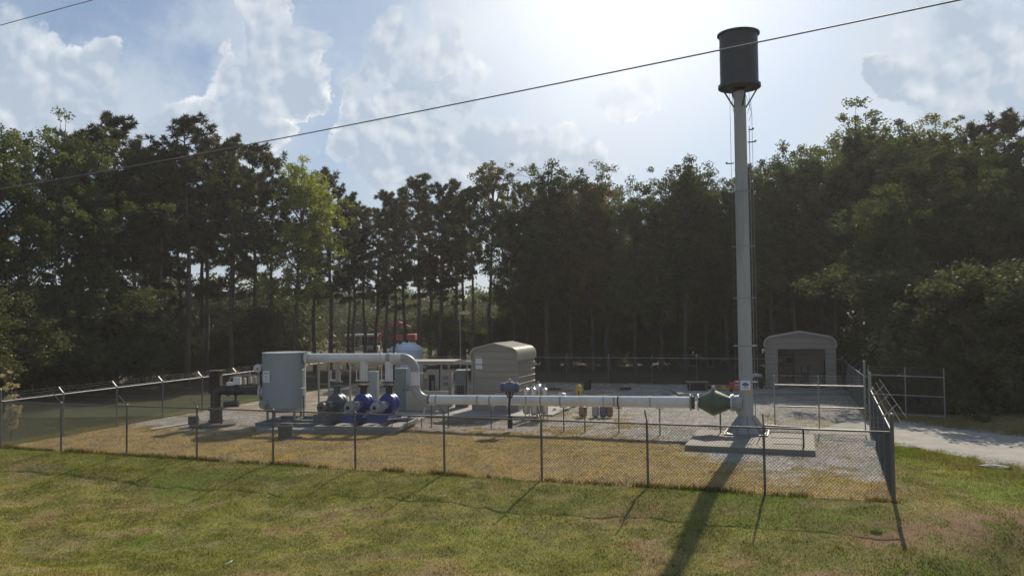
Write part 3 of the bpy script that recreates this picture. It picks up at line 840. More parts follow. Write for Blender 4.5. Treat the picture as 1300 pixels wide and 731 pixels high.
# ---------------------------------------------------------------- stand tank on its column
TX, TY = 9.22, 31.95
T = thing('elevated_tank_tower', 'slender grey column on a flared base carrying a dark cylindrical tank', 'water tower', (TX, TY, .20), UA)
MB().box((0,0,.03), (1.66,1.5,.06)).build('base_plate', 'galv', T, bevel=.006)
bp_ = [c for c in kids(T)][0]
nb = MB()
for a in (-1,1):
    for k in range(4):
        nb.tube((a*.75, -.6+.4*k, .06), (a*.75, -.6+.4*k, .12), .03, n=6)
nb.build('anchor_bolts', 'galv', bp_)
cb = MB(); cb.lathe([(.27,.06),(.265,4),(.255,9.6)], n=40); cb.lathe([(.245,9.6),(.235,13.6)], n=40); cb.build('column', 'colgrey', T)
skirt = MB(); skirt.lathe([(.68,.06),(.28,.60)], n=8, smooth=False); skirt.build('flared_skirt', 'colgrey', T)
for k in range(8):
    a = k*PI/4 + .2; c, s_ = math.cos(a), math.sin(a)
    g = MB(); q = Matrix.Rotation(a, 4, 'Z')
    g.prism([(.26,.06),(.77,.06),(.77,.11),(.32,.72),(.26,.74)], -.012, .012, mtx=q); g.build('gusset', 'colgrey', T)
for z in (9.6, 5.35, 3.45, 7.4, 2.02):
    b = MB(); b.lathe([(.255,z-.025),(.30 if z == 9.6 else .275,z-.025),(.30 if z == 9.6 else .275,z+.025),(.25,z+.025)], n=36, smooth=False, cap=False)
    if z != 9.6: b.box((.28, 0, z), (.34,.05,.05)); b.box((-.34,0,z), (.2,.04,.04))
    b.build('flange' if z == 9.6 else 'bracket', 'galv', T)
ZB = 13.83; ZT = 15.95
tk = MB(); tk.lathe([(.745,ZB),(.745,ZT)], n=56, cap=False); tk.lathe([(.745,ZT),(.74,ZT+.01),(0.01,ZT+.12)], n=56, cap=False); tank_ = tk.build('tank_shell', 'darktank', T)
ws = MB()
for zz in (ZB+.55, ZB+1.1, ZB+1.62): ws.lathe([(.744,zz),(.752,zz+.006),(.752,zz+.022),(.744,zz+.028)], n=56, smooth=False, cap=False)
for k in range(4):
    a = k*PI/2+.6; ws.box((math.cos(a)*.748, math.sin(a)*.748, (ZB+ZT)/2), (.012,.03,ZT-ZB-.1), rz=a)
ws.build('weld_seams', 'darktank', tank_)
r1 = MB(); r1.lathe([(.74,ZT-.06),(.83,ZT-.06),(.83,ZT),(.74,ZT+.03)], n=56, smooth=False, cap=False); r1.build('top_rim', 'darktank', tank_)
r2 = MB(); r2.lathe([(.24,ZB-.07),(.83,ZB-.07),(.83,ZB+.05),(.74,ZB+.05)], n=56, smooth=False, cap=False); r2.build('bottom_rim', 'darktank', tank_)
for k in range(4):
    a = k*PI/2 - UA + .12; c, s_ = math.cos(a), math.sin(a)
    MB().tube((c*.76, s_*.76, ZB-.05), (c*.25, s_*.25, ZB-.85), .032, n=8).build('strut', 'darktank', T)
pp = MB(); pp.path([(.34,0,.5),(.34,0,11.6),(.34,0,12.2)], .014, n=8); pp.path([(.45,.05,1.2),(.45,.05,12.7),(.2,.02,13.6)], .009, n=6); pp.build('conduit', 'galv', T)
pp = MB(); pp.path([(-.38,0,2.0),(-.38,0,13.8)], .008, n=5); pp.build('hanging_wire', 'cable', T)
for (x, z, w) in ((.42, 11.55, .3), (-.42, 10.75, .28), (.40, 12.05, .18)):
    MB().box((x, 0, z), (w,.04,.04)).box((x + (w/2 if x > 0 else -w/2), 0, z+.03), (.07,.07,.06)).build('stand_off', 'darktank', T)
lt = MB()
for (x, z) in ((-.30, 13.1), (.36, 13.0), (.42, 12.7)): lt.path([(x,0,z+.6),(x+.02,.02,z),(x*.8,0,z-.3)], .01, n=5)
lt.build('small_pipework', 'galv', T)
sg = MB(); sg.box((0,-.285,1.92), (.37,.008,.36)); S = sg.build('warning_sign', 'signwhite', T)
e = MB(); e.lathe([(.01,0),(.085,0),(.085,.004),(.01,.004)], (0,-.292,1.95), (0,-1,0), 16)
for k in (-1,1): e.box((k*.10, -.292, 1.95), (.05,.004,.10))
e.box((0,-.292,1.82), (.24,.004,.03)); e.build('sign_print', 'signblue', S)
MB().box((.09,-.285,1.655), (.17,.008,.14)).build('yellow_sticker', 'yellow', T)
# stub into the column
st = MB(); st.tube((-.48,0,1.19), (-.15,0,1.19), .29, .33, n=28); st.flange((-.50,0,1.19), (1,0,0), .35, .04); st.build('inlet_stub', 'colgrey', T)
rf = MB(); rf.prism([(-.46,.96),(-.24,.60),(-.24,.98)], -.12, .12); rf.build('stiffener', 'colgrey', T)

slab('tower_slab', 'concrete slab under the base of the tall column', 6.2, 29.35, UA, 4.45, 4.1, .20, 'slabwarm')
o = thing('guard_rail', 'low black pipe guard rail at the right corner of the tower slab', 'railing', (9.72, 28.75, .20), UA)
MB().path([(-.75,0,.72),(.45,0,.66),(.55,0,.6),(.55,0,-.1)], .035, n=10).build('top_rail', 'black', o)
MB().path([(.55,0,.62),(.55,.5,.62),(.55,.5,-.02)], .03, n=8).build('side_rail', 'black', o)
for z in (.5,.3,.08): MB().tube((-.62 + (.5-z)*.3,0,z), (.55,0,z), .014, n=6).build('lower_rail', 'post', o)
MB().tube((-.72,0,.7), (-1.05,.1,.0), .016, n=6).build('brace', 'post', o)

# ---------------------------------------------------------------- green valve on the pipe
PA = Vector((-4.45, 36.6, 1.22)); PB = Vector((9.22-.52*math.cos(UA), 31.95-.52*math.sin(UA), 1.39))
ax = (PB - PA).normalized()
VL = 1.44
vc = PB - ax*(VL/2 + .02)
vloc = vc; va = math.atan2(ax.y, ax.x)
V = thing('green_check_valve', 'dark green double cone valve between the white pipe and the column', 'valve', (vc.x, vc.y, 0), va)
b = MB(); b.lathe([(.235,-.60),(.235,-.56),(.48,-.11),(.50,-.09),(.50,.09),(.48,.11),(.26,.60),(.26,.66)], (0,0,vc.z), (1,0,0), 36, smooth=False); b.build('body', 'green', V)
b = MB(); b.flange((0,0,vc.z), (1,0,0), .53, .05, 16, 36); b.build('centre_flange', 'green', V)
for x, r in ((-.60,.33),(.69,.34)): MB().flange((x,0,vc.z), (1,0,0), r, .045, 12).build('end_flange', 'steel', V)
b = MB(); b.box((0,0,vc.z+.55), (.16,.07,.12)); b.box((0,0,vc.z+.63), (.08,.07,.08)); b.build('lifting_lug', 'galv', V, bevel=.01)
MB().tube((.25,0,0), (.25,0,vc.z-.3), .03, n=8).build('prop', 'post', V)

# ---------------------------------------------------------------- white discharge pipe
pl = thing('discharge_pipe', 'long white pipe running from the header and elbow to the green valve', 'pipe', (0,0,0))
PR = .235
endp = vc - ax*(VL/2 + .18)
b = MB(); b.tube(PA + ax*.75, endp, .205, PR, n=36); b.build('long_run', 'pipewhite', pl)
MB().flange(endp, ax, .33, .045, 12).build('flange', 'pipegrey', pl)
MB().flange(endp + ax*.10, ax, .27, .07, 12).build('coupling_ring', 'rustblack', pl)
RZ = (-4.45, 36.6)
hd = Vector((-.985, .17, 0)).normalized()   # header direction, leftwards
top = Vector((RZ[0], RZ[1], 3.10)); low = Vector((RZ[0], RZ[1], 1.22))
up_ = Vector((0,0,1))
c1 = top + hd*.62 - up_*.62
b = MB(); b.path(arc(c1, .62, 0, PI/2, -hd, up_, 10), .205, n=32); b.build('upper_elbow', 'pipegrey', pl)
b = MB(); b.tube(Vector((RZ[0], RZ[1], 2.48)), Vector((RZ[0], RZ[1], 1.86)), .205, n=32); b.build('riser', 'pipewhite', pl)
c2 = low + ax*.64 + up_*.64
b = MB(); b.path(arc(c2, .64, PI, 1.5*PI, ax, up_, 10), .205, n=32); b.build('lower_elbow', 'pipegrey', pl)
HL = top + hd*5.15
b = MB(); b.tube(top + hd*.62, HL, .205, .215, n=32); b.build('header', 'pipewhite', pl)
MB().flange(HL - hd*.03, hd, .30, .05, 14).build('flange', 'white', pl)
MB().lathe([(.218,0),(.226,.02),(.226,.16),(.218,.18)], top + hd*1.15, hd, 32).build('band', 'pipegrey', pl)
for k in (.9, 1.55): MB().lathe([(.215,0),(.24,.0),(.24,.05),(.215,.05)], top + hd*k, hd, 32, smooth=False).build('weld_band', 'white', pl)
Lp = (endp - (PA + ax*.75)).length
for px_, w in ((.30,.07),(2.35,.08),(2.95,.07),(4.7,.05),(5.35,.08),(6.25,.08),(8.2,.05),(8.65,.07),(10.2,.05)):
    s_ = PA + ax*(.75 + px_*Lp/11.9*1.0); r = .205 + (PR-.205)*px_/Lp
    MB().lathe([(r-.003,0),(r+.006,0),(r+.006,w),(r-.003,w)], s_, ax, 36, smooth=False).build('band', 'pipegrey', pl)
for k, (px_, kind_) in enumerate(((.05,'w'),(3.0,'p'),(6.4,'p'),(7.35,'p'),(8.85,'p'),(10.6,'p'),(.9,'p'))):
    s_ = PA + ax*(.75 + px_*Lp/11.9); g = MB(); r = .235
    g.box((s_.x, s_.y, s_.z - r - .03), (.30,.2,.02), rz=va)
    g.tube((s_.x, s_.y, s_.z - r - .03), (s_.x, s_.y, -.05), .028, n=8); g.box((s_.x, s_.y, .012), (.22,.22,.02), rz=va)
    g.build('pipe_support', 'post', pl)
MB().lathe([(.243,0),(.25,0),(.25,.05),(.243,.05)], PA + ax*(.75+8.85*Lp/11.9) - ax*.02, ax, 30, smooth=False).build('black_strap', 'dark', pl)
# drops from the header to the pumps
DX = [(-8.08,'n'), (-6.86,'w'), (-5.68,'w')]
for x, w in DX:
    t = (x - top.x)/hd.x; p = top + hd*t; r = .17 if w == 'w' else .12
    g = MB(); g.tube(p - up_*.05, (p.x, p.y, 2.02), r, n=24); g.build('drop_pipe', 'beige' if w == 'n' else 'pipewhite', pl)
    MB().flange((p.x, p.y, 2.0), (0,0,1), r+.09, .05, 10).build('drop_flange', 'rustblack' if w=='w' else 'skid', pl)
    if w == 'n': MB().flange((p.x, p.y, 2.62), (0,0,1), .2, .06, 8).build('drop_flange', 'beige', pl)
    MB().tube((p.x-.32, p.y-.05, 2.05), (p.x-.32, p.y-.05, 2.55), .025, n=8).box((p.x-.22, p.y-.05, 2.08), (.3,.06,.06)).build('sensing_line', 'pipewhite', pl)
for x in (-9.05, -8.55):
    t = (x - top.x)/hd.x; p = top + hd*t
    MB().tube((p.x, p.y+.12, .2), (p.x, p.y+.12, 2.93), .045, n=10).build('header_post', 'beige', pl)

# ---------------------------------------------------------------- blue grey separator tank
K = thing('separator_tank', 'upright blue grey cylindrical separator tank on legs with a white sign', 'tank', (-10.72, 37.75, .25), 0)
b = MB(); b.lathe([(.99,.60),(.99,3.08)], n=72, cap=False); b.build('shell', 'tankgrey', K)
b = MB(); b.lathe([(.99,3.08),(1.005,3.09),(1.005,3.12),(.98,3.125),(.01,3.13)], n=72, smooth=False, cap=False); b.build('flat_lid', 'tankgrey', K)
b = MB(); b.lathe([(.99,.60),(.94,.50),(.75,.40),(.4,.34),(.01,.32)], n=64, cap=False); b.build('dished_bottom', 'tankgrey', K)
for a in (-2.35, -.75, .75, 2.4): MB().box((math.cos(a)*.86, math.sin(a)*.86, .33), (.09,.09,.62), rz=a).build('leg', 'tankgrey', K, bevel=.008)
b = MB(); b.tube((-.62,-.72,.80), (-.74,-.92,.80), .16, n=24); b.flange((-.75,-.94,.80), (-.62,-1,0), .20, .04, 10); b.build('hand_hole', 'tankgrey', K)
b = MB(); b.flange((-1.04,-.18,1.28), (-1,0,0), .40, .06, 14); b.tube((-1.1,-.18,1.28), (-.8,-.1,1.28), .28, n=24); b.build('inlet_nozzle', 'white', K)
b = MB(); b.tube((.55,-.05,2.87), (1.0,-.10,2.87), .23, n=28); b.flange((1.02,-.10,2.87), (1,-.1,0), .31, .05, 12); b.build('outlet_nozzle', 'tankgrey', K)
ws = MB()
for zz in (1.45, 2.3): ws.lathe([(.989,zz),(.995,zz+.006),(.995,zz+.02),(.989,zz+.026)], n=72, smooth=False, cap=False)
ws.build('weld_seams', 'tankgrey', K)
th = R(-90 - 36)
def onface(a, z, w, h, t, mb, off=1.0):
    c, s_ = math.cos(a), math.sin(a); mb.box((c*off, s_*off, z), (t, w, h), rz=a)
b = MB(); onface(th, 2.05, .46, .52, .012, b); Sg = b.build('sign', 'signwhite', K)
b = MB(); onface(th, 2.20, .34, .05, .004, b, 1.008)
for k in range(5): onface(th, 2.08 - k*.055, .30 - .05*(k%2), .018, .004, b, 1.008)
b.build('sign_print', 'signgrey', Sg)
MB().tube((1.04,-.5,-.1), (1.04,-.5,1.15), .035, n=8).build('side_conduit', 'post', K)

# ---------------------------------------------------------------- pads and skids
SA = R(-9)
slab('pump_pad', 'low concrete pad under the three pumps and separator tank', -11.25, 35.25, SA, 6.35, 4.7, .16)
sk = thing('tank_skid', 'grey blue steel channel skid frame beneath the separator tank', 'skid', (-11.55, 36.15, 0), SA)
for y in (0,1.1,2.6): MB().box((1.6,y,.2), (3.2,.10,.20)).box((1.6,y,.305), (3.2,.22,.015)).box((1.6,y,.10),(3.2,.22,.015)).build('cross_channel', 'skid', sk)
for x in (0.02,1.2,3.18): MB().box((x,1.3,.21), (.10,2.5,.17)).build('side_channel', 'skid', sk)
MB().box((.8,-.28,.14), (1.5,.5,.05)).build('step_plate', 'skid', sk)
s2 = thing('pump_skid', 'pale steel channel skid under the pump row', 'skid', (-8.6, 34.85, .16), SA)
for y in (0,2.9): MB().box((1.9,y,.07), (3.8,.12,.14)).box((1.9,y,.148), (3.8,.2,.012)).build('cross_channel', 'galv', s2)
for x in (.05,1.35,2.6,3.75): MB().box((x,1.45,.07), (.12,2.78,.14)).build('side_channel', 'galv', s2)

# ---------------------------------------------------------------- pumps
def pump(name, label, x, y, vm, mm_, bm, style):
    P = thing(name, label, 'pump', (x, y, .30), R(-22.4), 'row of three pumps under the white header')
    b = MB()
    b.lathe([(.10,-.30),(.36,-.28),(.455,-.20),(.47,-.10),(.47,.16),(.44,.24),(.30,.30),(.1,.32)], (0,0,.72), (0,1,0), 36); b.build('volute', vm, P)
    b = MB(); b.flange((0,.02,.72), (0,1,0), .495, .05, 16, 40); b.build('casing_ring', vm, P)
    b = MB(); b.tube((0,0,1.05), (0,0,1.50), .17, .15, n=24); b.flange((0,0,1.52), (0,0,1), .25, .06, 10); b.build('discharge_neck', 'rustblack' if style == 'b' else 'pumpgrey', P)
    b = MB(); b.tube((0,-.30,.70), (0,-.62,.70), .17, n=20); b.box((0,-.5,.70), (.36,.22,.30)); b.build('bearing_housing', 'galv' if style=='b' else 'brownmotor', P, bevel=.02)
    b = MB(); b.lathe([(.14,-.68),(.235,-.70),(.25,-.76),(.25,-1.16),(.235,-1.24),(.18,-1.27),(.05,-1.28)], (0,0,.66), (0,1,0), 28)
    for k in range(20):
        a = k*PI/10; b.box((math.cos(a)*.255, -.95, .66+math.sin(a)*.255), (.03,.40,.012), mtx=Matrix.Rotation(-a, 4, 'Y'))
    mo = b.build('motor', mm_, P)
    MB().lathe([(.01,-1.30),(.085,-1.295),(.10,-1.27)], (0,0,.66), (0,1,0), 18).build('fan_cover', 'rustblack', mo)
    MB().box((.20,-.95,.83), (.18,.2,.16)).build('terminal_box', mm_, mo, bevel=.01)
    b = MB()
    b.prism([(-.36,.0),(.36,.0),(.34,.36),(-.34,.36)], -1.35, -.35)
    b.box((0,.0,.08), (.62,1.1,.16)); b.box((0,.05,.18),(.4,.5,.2)); b.build('base_frame', bm, P, bevel=.012)
    b = MB()
    for k in range(5): b.box((.364, -.62+.085*k, .20+.015*(k%2)), (.006,.03,.08+.03*(k%3)))
    if style == 'b': b.build('white_lettering', 'signwhite', P)
    return P
pump('centrifugal_pump', 'dark grey green pump with a brown motor, leftmost of the three', -8.10, 37.1, 'pumpgrey', 'brownmotor', 'pumpgrey', 'g')
pump('centrifugal_pump', 'middle blue pump with grey motor, next to the dark grey pump', -6.86, 36.95, 'blue', 'motor', 'blue', 'b')
pump('centrifugal_pump', 'blue pump with grey motor at the right end, nearest the white elbow', -5.66, 36.8, 'blue', 'motor', 'blue', 'b')
sr = thing('sampling_pipework', 'thin pale pipe rack on short posts between the blue pump and white elbow', 'pipework', (-4.7, 35.9, 0), R(14))
MB().path([(-.9,0,.45),(.7,0,.52),(.75,0,.9)], .03, n=8).build('pipe', 'white', sr)
for x in (-.7, 0, .6): MB().tube((x,0,0), (x,0,.44), .025, n=8).build('leg', 'post', sr)
MB().box((.05,0,.5),(.12,.14,.12)).build('small_valve', 'galv', sr, bevel=.01)

# ---------------------------------------------------------------- black intake pipe on its round pad
pad = MB(); pad.lathe([(1.02,-.1),(1.02,.10),(.97,.14),(.01,.15)], n=48, smooth=False)
tag(pad.build('round_manhole_pad', 'wetconcrete', None, (-14.0, 37.6, .02)), 'dark round concrete pad at the foot of the black riser', 'manhole pad')
I = thing('intake_pipe', 'black coated riser with elbow and thick horizontal pipe into the separator tank', 'pipe', (-13.85, 37.55, .15), 0)
b = MB(); b.tube((0,0,0), (0,0,.62), .27, n=28); b.build('lower_riser', 'rustblack', I)
b = MB(); b.tube((0,0,.62), (0,0,1.25), .235, n=28); b.build('riser', 'black', I)
for z, r in ((.62,.36),(.70,.36),(.10,.36)): MB().flange((0,0,z), (0,0,1), r, .05, 12).build('riser_flange', 'rustblack', I)
b = MB(); b.path([(0,0,1.2)] + [tuple(p) for p in arc((.30,0,1.22), .30, PI, PI/2, (1,0,0), (0,0,1), 8)] + [(.5,0,1.52)], .235, n=28); b.build('elbow', 'black', I)
b = MB(); b.tube((.5,0,1.50), (2.05,0,1.46), .215, n=28); b.build('horizontal_pipe', 'black', I)
for x in (.55,.62,.92,1.02): MB().flange((x,0,1.49), (1,0,0), .265, .045, 12).build('pipe_flange', 'black', I)
b = MB(); b.box((0,.05,1.85), (.44,.44,1.0))
for k in range(5): b.box((-.24+.12*k, -.18, 1.9), (.03,.03,1.0))
b.build('vent_stack', 'rustblack', I); MB().box((.02,.05,2.40), (.62,.6,.05)).build('vent_top', 'rustblack', I)
b = MB(); b.tube((.50,-.12,.86), (1.10,-.12,.88), .15, n=20); b.lathe([(.10,0),(.175,0),(.175,.08),(.10,.08)], (.44,-.12,.86), (1,0,0), 20, smooth=False)
b.tube((.95,-.12,.95),(.95,-.06,1.35),.045,n=12); b.build('drain_stub', 'black', I)
bx_ = [(1.02,1.93,.32,.34),(1.35,1.92,.12,.30),(.72,1.80,.34,.16),(1.82,1.96,.13,.36),(2.02,1.96,.16,.38),(1.62,1.96,.12,.32)]
for x, z, w, h in bx_: MB().box((x,-.05,z), (w,.25,h)).build('junction_box', 'beige' if w < .2 else 'pipewhite', I, bevel=.015)
b = MB(); b.path([(.55,-.1,1.72),(.72,-.1,2.1),(1.0,-.1,2.15),(2.1,-.1,2.2)], .025, n=8); b.build('conduit', 'galv', I)
MB().tube((.42,-.45,0),(.42,-.45,.62),.05,n=8).build('stanchion', 'rustblack', I)
H_ = thing('valve_actuator', 'white round electric actuator standing above the black pipe beside the tank', 'actuator', (-11.85, 37.55, 1.7), 0)
b = MB(); b.tube((0,-.25,.95), (.1,.15,.95), .18, n=24); b.lathe([(.02,-.33),(.17,-.30),(.20,-.22),(.20,-.18)], (0,0,.95), (-.1,1,0), 24); b.build('housing', 'white', H_)
MB().lathe([(.0,-.335),(.04,-.336)], (0,0,.95), (-.1,1,0), 12).build('cap', 'dark', H_)
MB().tube((.12,0,.0), (.12,0,.9), .07, n=12).build('stem', 'black', H_)
MB().box((.28,-.02,.98), (.24,.26,.22)).box((.28,-.02,.55), (.22,.22,.3)).build('gear_box', 'white', H_, bevel=.02)
MB().path([(-.05,-.2,1.12),(-.2,-.1,1.14),(-.33,0,1.0),(-.33,0,.8)], .015, n=6).build('cable_loop', 'dark', H_)
b = MB(); b.lathe([(.24,0),(.24,.36),(.19,.38),(.01,.39)], n=24); o = b.build('round_pot', 'rustblack', None, (-14.75, 37.2, .15)); tag(o, 'short rusty round pot beside the black riser', 'pot')
b = MB(); b.lathe([(.28,0),(.28,.34),(.30,.35),(.30,.56),(.26,.57),(.26,.50),(.01,.48)], n=28, smooth=False); b.box((.25,-.1,.02),(.8,.6,.06)); o = b.build('concrete_drum', 'wetconcrete', None, (-9.45, 33.4, 0)); tag(o, 'squat grey drum standing in the dry grass in front of the tank', 'drum')
MB().tube((0,0,0),(0,0,.01),.01)
tag(MB().tube((-16.3,36.3,.05), (-15.3,38.3,.05), .045, n=10).build('loose_pipe', 'pipewhite'), 'thin white pipe lying on the gravel left of the black riser', 'pipe')

# ---------------------------------------------------------------- equipment shelter behind the pumps
E = thing('equipment_shelter', 'beige pipe framed shelter roof behind the white elbow', 'shelter', (-5.0, 43.2, 0), SA)
MB().box((-.6,0,2.46), (6.8,.10,.16)).build('front_beam', 'beige', E)
MB().box((-.6,1.6,2.46), (6.8,.10,.16)).build('rear_beam', 'beige', E)
MB().box((-.9,.8,2.56), (5.6,1.9,.03)).build('roof_sheet', 'beige', E)
for x in (-3.9,-1.6,1.2,2.6):
    for y in (0,1.6): MB().box((x,y,1.19), (.09,.09,2.38)).build('post', 'beige', E)
MB().tube((2.5,.3,2.52),(3.3,.3,2.5),.06,n=10).build('vent_pipe', 'white', E)
def cabinet(label, x, y, w, d, h, m, style, z=.12, group='control cabinets under the shelter'):
    c = thing('control_cabinet', label, 'cabinet', (x, y, z), SA, group)
    MB().box((0,0,h/2), (w,d,h)).build('enclosure', m, c, bevel=.015)
    if style in ('win','door'):
        dr = MB().box((0,-d/2-.012,h/2), (w-.08,.02,h-.1)).build('door', m, c, bevel=.006)
        MB().box((w/2-.12,-d/2-.035,h*.5), (.03,.03,.16)).build('handle', 'dark', dr)
        if style == 'win': MB().box((-.04,-d/2-.026,h*.60), (w*.48,.012,h*.52)).build('window', 'darkglass', dr); MB().box((.0,-d/2-.035,h*.56),(w*.22,.01,h*.3)).build('gauge_panel','acgrey',dr)
        else:
            for zz in (.78,.62): MB().box((0,-d/2-.026,h*zz), (w*.5,.01,h*.09)).build('panel', 'acgrey', dr)
    if style == 'ac':
        gl_ = MB().box((0,-d/2-.012,h*.42), (w*.66,.02,h*.36)).build('louvre_panel', 'dark', c)
        g = MB()
        for k in range(6): g.box((0,-d/2-.028,h*(.27+.06*k)), (w*.66,.012,.02))
        for k in range(3): g.box((-w*.2+w*.2*k,-d/2-.03,h*.42), (.015,.01,h*.36))
        g.build('louvre_bars', m, gl_)
        MB().box((.1,0,h+.02), (w+.1,d+.1,.03)).build('top_cap', 'white', c)
    return c
cabinet('beige control cabinet with a tall dark window, between elbow and shed', -4.25, 43.3, .68, .5, 2.0, 'beige', 'win')
cabinet('beige cabinet with two small panels, right of the windowed one', -3.55, 43.2, .62, .5, 2.0, 'beige', 'door')
cabinet('warm grey cabinet with dark louvres just left of the shed', -2.75, 42.9, .60, .5, 1.95, 'acgrey', 'ac')
cabinet('grey green cabinet directly left of the white elbow', -5.75, 41.5, .62, .45, 2.2, 'teal', 'door')
cabinet('narrow pale cabinet with no windows between the two blue pumps', -6.95, 40.2, .46, .4, 2.15, 'tankgrey', 'plain')
cabinet('beige cabinet half hidden by the white elbow', -4.95, 42.4, .5, .45, 1.9, 'beige', 'door')
bw = MB().box((0,0,.55), (3.2,.12,1.0)); o = bw.build('beige_panel_wall', 'beige', None, (-4.9, 41.2, .12), SA); tag(o, 'low beige panel wall behind the white elbow', 'panel wall')
slab('cabinet_slab', 'concrete slab between the white elbow and the tan shed', -6.3, 39.9, SA, 7.6, 5.4, .14)

# ---------------------------------------------------------------- buildings with lap siding
def siding_wall(mb, spans, z0, z1, y, step=.33, rib=.045, face=-1):
    """flat metal panel with raised horizontal ribs between x0(z) and x1(z)"""
    z = z0
    while z < z1 - 1e-4:
        zb = min(z + step, z1); zc = min(z + .065, zb)
        for (za, zz, prof) in ((z, zc, 1), (zc, zb, 0)):
            A, B = spans(za + .001), spans(zz - .001)
            if len(A) != len(B): continue
            for (a0, a1), (b0, b1) in zip(A, B):
                if a1 - a0 < .02: continue
                if prof:
                    o = y + face*rib; m0 = za + .012; m1 = zz - .012
                    mb.add([(a0,y,za),(a1,y,za),(a1,o,m0),(a0,o,m0),(a1,o,m1),(a0,o,m1),(b1,y,zz),(b0,y,zz)], [(0,1,2,3),(3,2,4,5),(5,4,6,7)])
                else: mb.add([(a0,y,za),(a1,y,za),(b1,y,zz),(b0,y,zz)], [(0,1,2,3)])
        z = zb
def roof_outline(hw, eave, peak, rr=.5, over=.06):
    """rounded-eave gable outline from left eave up over the ridge to the right eave"""
    pts = [(-hw-over, eave-.25), (-hw-over, eave)]
    sl = (peak-eave-.30)/(hw)
    for k in range(1, 6):
        a = PI - k/5*(PI/2 - math.atan(sl)); pts.append((-hw-over+rr + rr*math.cos(a), eave + rr*math.sin(a)*.8))
    pts.append((0, peak))
    return pts + [(-x, z) for x, z in pts[-2::-1]]
def shed(name, label, cat, x, y, rz, W, D, eave, peak, door=None, z=.1, back=True):
    S = thing(name, label, cat, (x, y, z), rz); hw = W/2
    out = roof_outline(hw, eave, peak)
    inner = [(px_*(hw-.02)/(hw+.06), z_-.04) for px_, z_ in out]
    def halfw(zz):
        pr = [p for p in inner if p[0] >= -1e-6][::-1]   # right side, eave up? sort by z
        pr = sorted(pr, key=lambda p: p[1])
        if zz <= pr[0][1]: return hw
        for a, b in zip(pr, pr[1:]):
            if a[1] <= zz <= b[1]: return a[0] + (b[0]-a[0])*(zz-a[1])/(b[1]-a[1]+1e-6)
        return 0
    w = MB()
    def spans(zz):
        h = min(halfw(zz), hw)
        if door and zz < door[2]: return [(-h, door[0]), (door[1], h)]
        return [(-h, h)]
    if door:
        siding_wall(w, spans, 0, door[2], -D/2, step=door[2]/8)
        siding_wall(w, lambda zz: [(-min(halfw(zz), hw), min(halfw(zz), hw))], door[2], peak-.06, -D/2)
    else: siding_wall(w, spans, 0, peak-.06, -D/2)
    w.build('front_wall', 'siding', S)
    w = MB(); siding_wall(w, lambda zz: [(-min(halfw(zz), hw), min(halfw(zz), hw))], 0, peak-.06, D/2, face=1); w.build('rear_wall', 'siding', S)
    for sgn in (-1, 1):
        w = MB(); q_ = MB(); siding_wall(q_, lambda zz: [(-D/2, D/2)], 0, eave, 0, face=1)
        w.add([(sgn*(hw + y_), x_, z_) for x_, y_, z_ in q_.v], q_.f)
        w.build('side_wall', 'siding', S)
    # roof shell with ribs
    r = MB(); n = len(out); th_ = .035
    t2 = [(px_*(1-.02), z_-th_) for px_, z_ in out]
    y0, y1 = -D/2-.16, D/2+.12
    vs = [(a, y0, b) for a, b in out] + [(a, y1, b) for a, b in out] + [(a, y0, b) for a, b in t2] + [(a, y1, b) for a, b in t2]
    fs = []
    for i in range(n-1): fs += [(i, i+1, n+i+1, n+i), (2*n+i, 3*n+i, 3*n+i+1, 2*n+i+1), (i, 2*n+i, 2*n+i+1, i+1), (n+i, n+i+1, 3*n+i+1, 3*n+i)]
    r.add(vs, fs); ro = r.build('roof', 'roof', S)
    rb = MB(); k = 0
    yy = y0 + .02
    while yy < y1:
        for i in range(n-1):
            a, b = out[i], out[i+1]; rb.bar((a[0], yy, a[1]), (b[0], yy, b[1]), .045, .03)
        yy += .23 if D < 3 else .26
    rb.build('roof_ribs', 'roof', ro)
    tr = MB()
    for i in range(n-1):
        a, b = out[i], out[i+1]
        tr.bar((a[0]*.985, -D/2-.05, a[1]-.05), (b[0]*.985, -D/2-.05, b[1]-.05), .05, .11)
    tr.build('eave_trim', 'siding', ro)
    for sx in (-1,1): MB().box((sx*(hw-.03), -D/2-.03, eave/2-.05), (.09,.06,eave-.12)).build('corner_trim', 'siding', S)
    return S
SH = shed('tan_shed', 'tan metal sided shed with a rounded pale roof beside the white pipe', 'shed', -.47, 42.3, UA, 2.50, 2.7, 2.84, 3.44, z=.13)
b = MB().box((-.87,-1.345,2.42), (.36,.02,.60)); sg_ = b.build('notice_board', 'signwhite', SH)
b = MB()
for k in range(5):
    for j in range(3): b.box((-.97+.10*j,-1.358,2.20+.11*k), (.07,.004,.03))
b.build('notice_print', 'signgrey', sg_)
slab('shed_slab', 'concrete slab under the tan shed', -2.15, 40.85, UA, 4.3, 3.4, .12)
GD = (-1.46, 1.46, 2.45)
G = shed('open_garage', 'tan metal garage with a wide open doorway behind the column', 'garage', 18.42, 51.65, UA, 4.15, 2.6, 2.85, 3.55, door=(-1.36,1.52,2.48), z=.16)
for x in (-1.36,1.52): MB().box((x,-1.3,1.24), (.07,.09,2.48)).build('door_jamb', 'siding', G)
MB().box((.08,-1.33,2.52), (3.1,.08,.09)).build('door_header', 'siding', G)
lp = MB(); lp.box((-2.19,-1.3,2.42), (.2,.12,.12)); lp.box((-2.23,-1.3,2.3),(.1,.1,.16)); lp.build('wall_lamp', 'white', G, bevel=.01)
slab('garage_slab', 'pale concrete apron in front of the open garage', 9.9, 48.35, R(-3), 10.3, 3.6, .14)
slab('garage_floor', 'concrete floor inside the open garage', 16.25, 51.2, UA, 4.4, 2.6, .15)
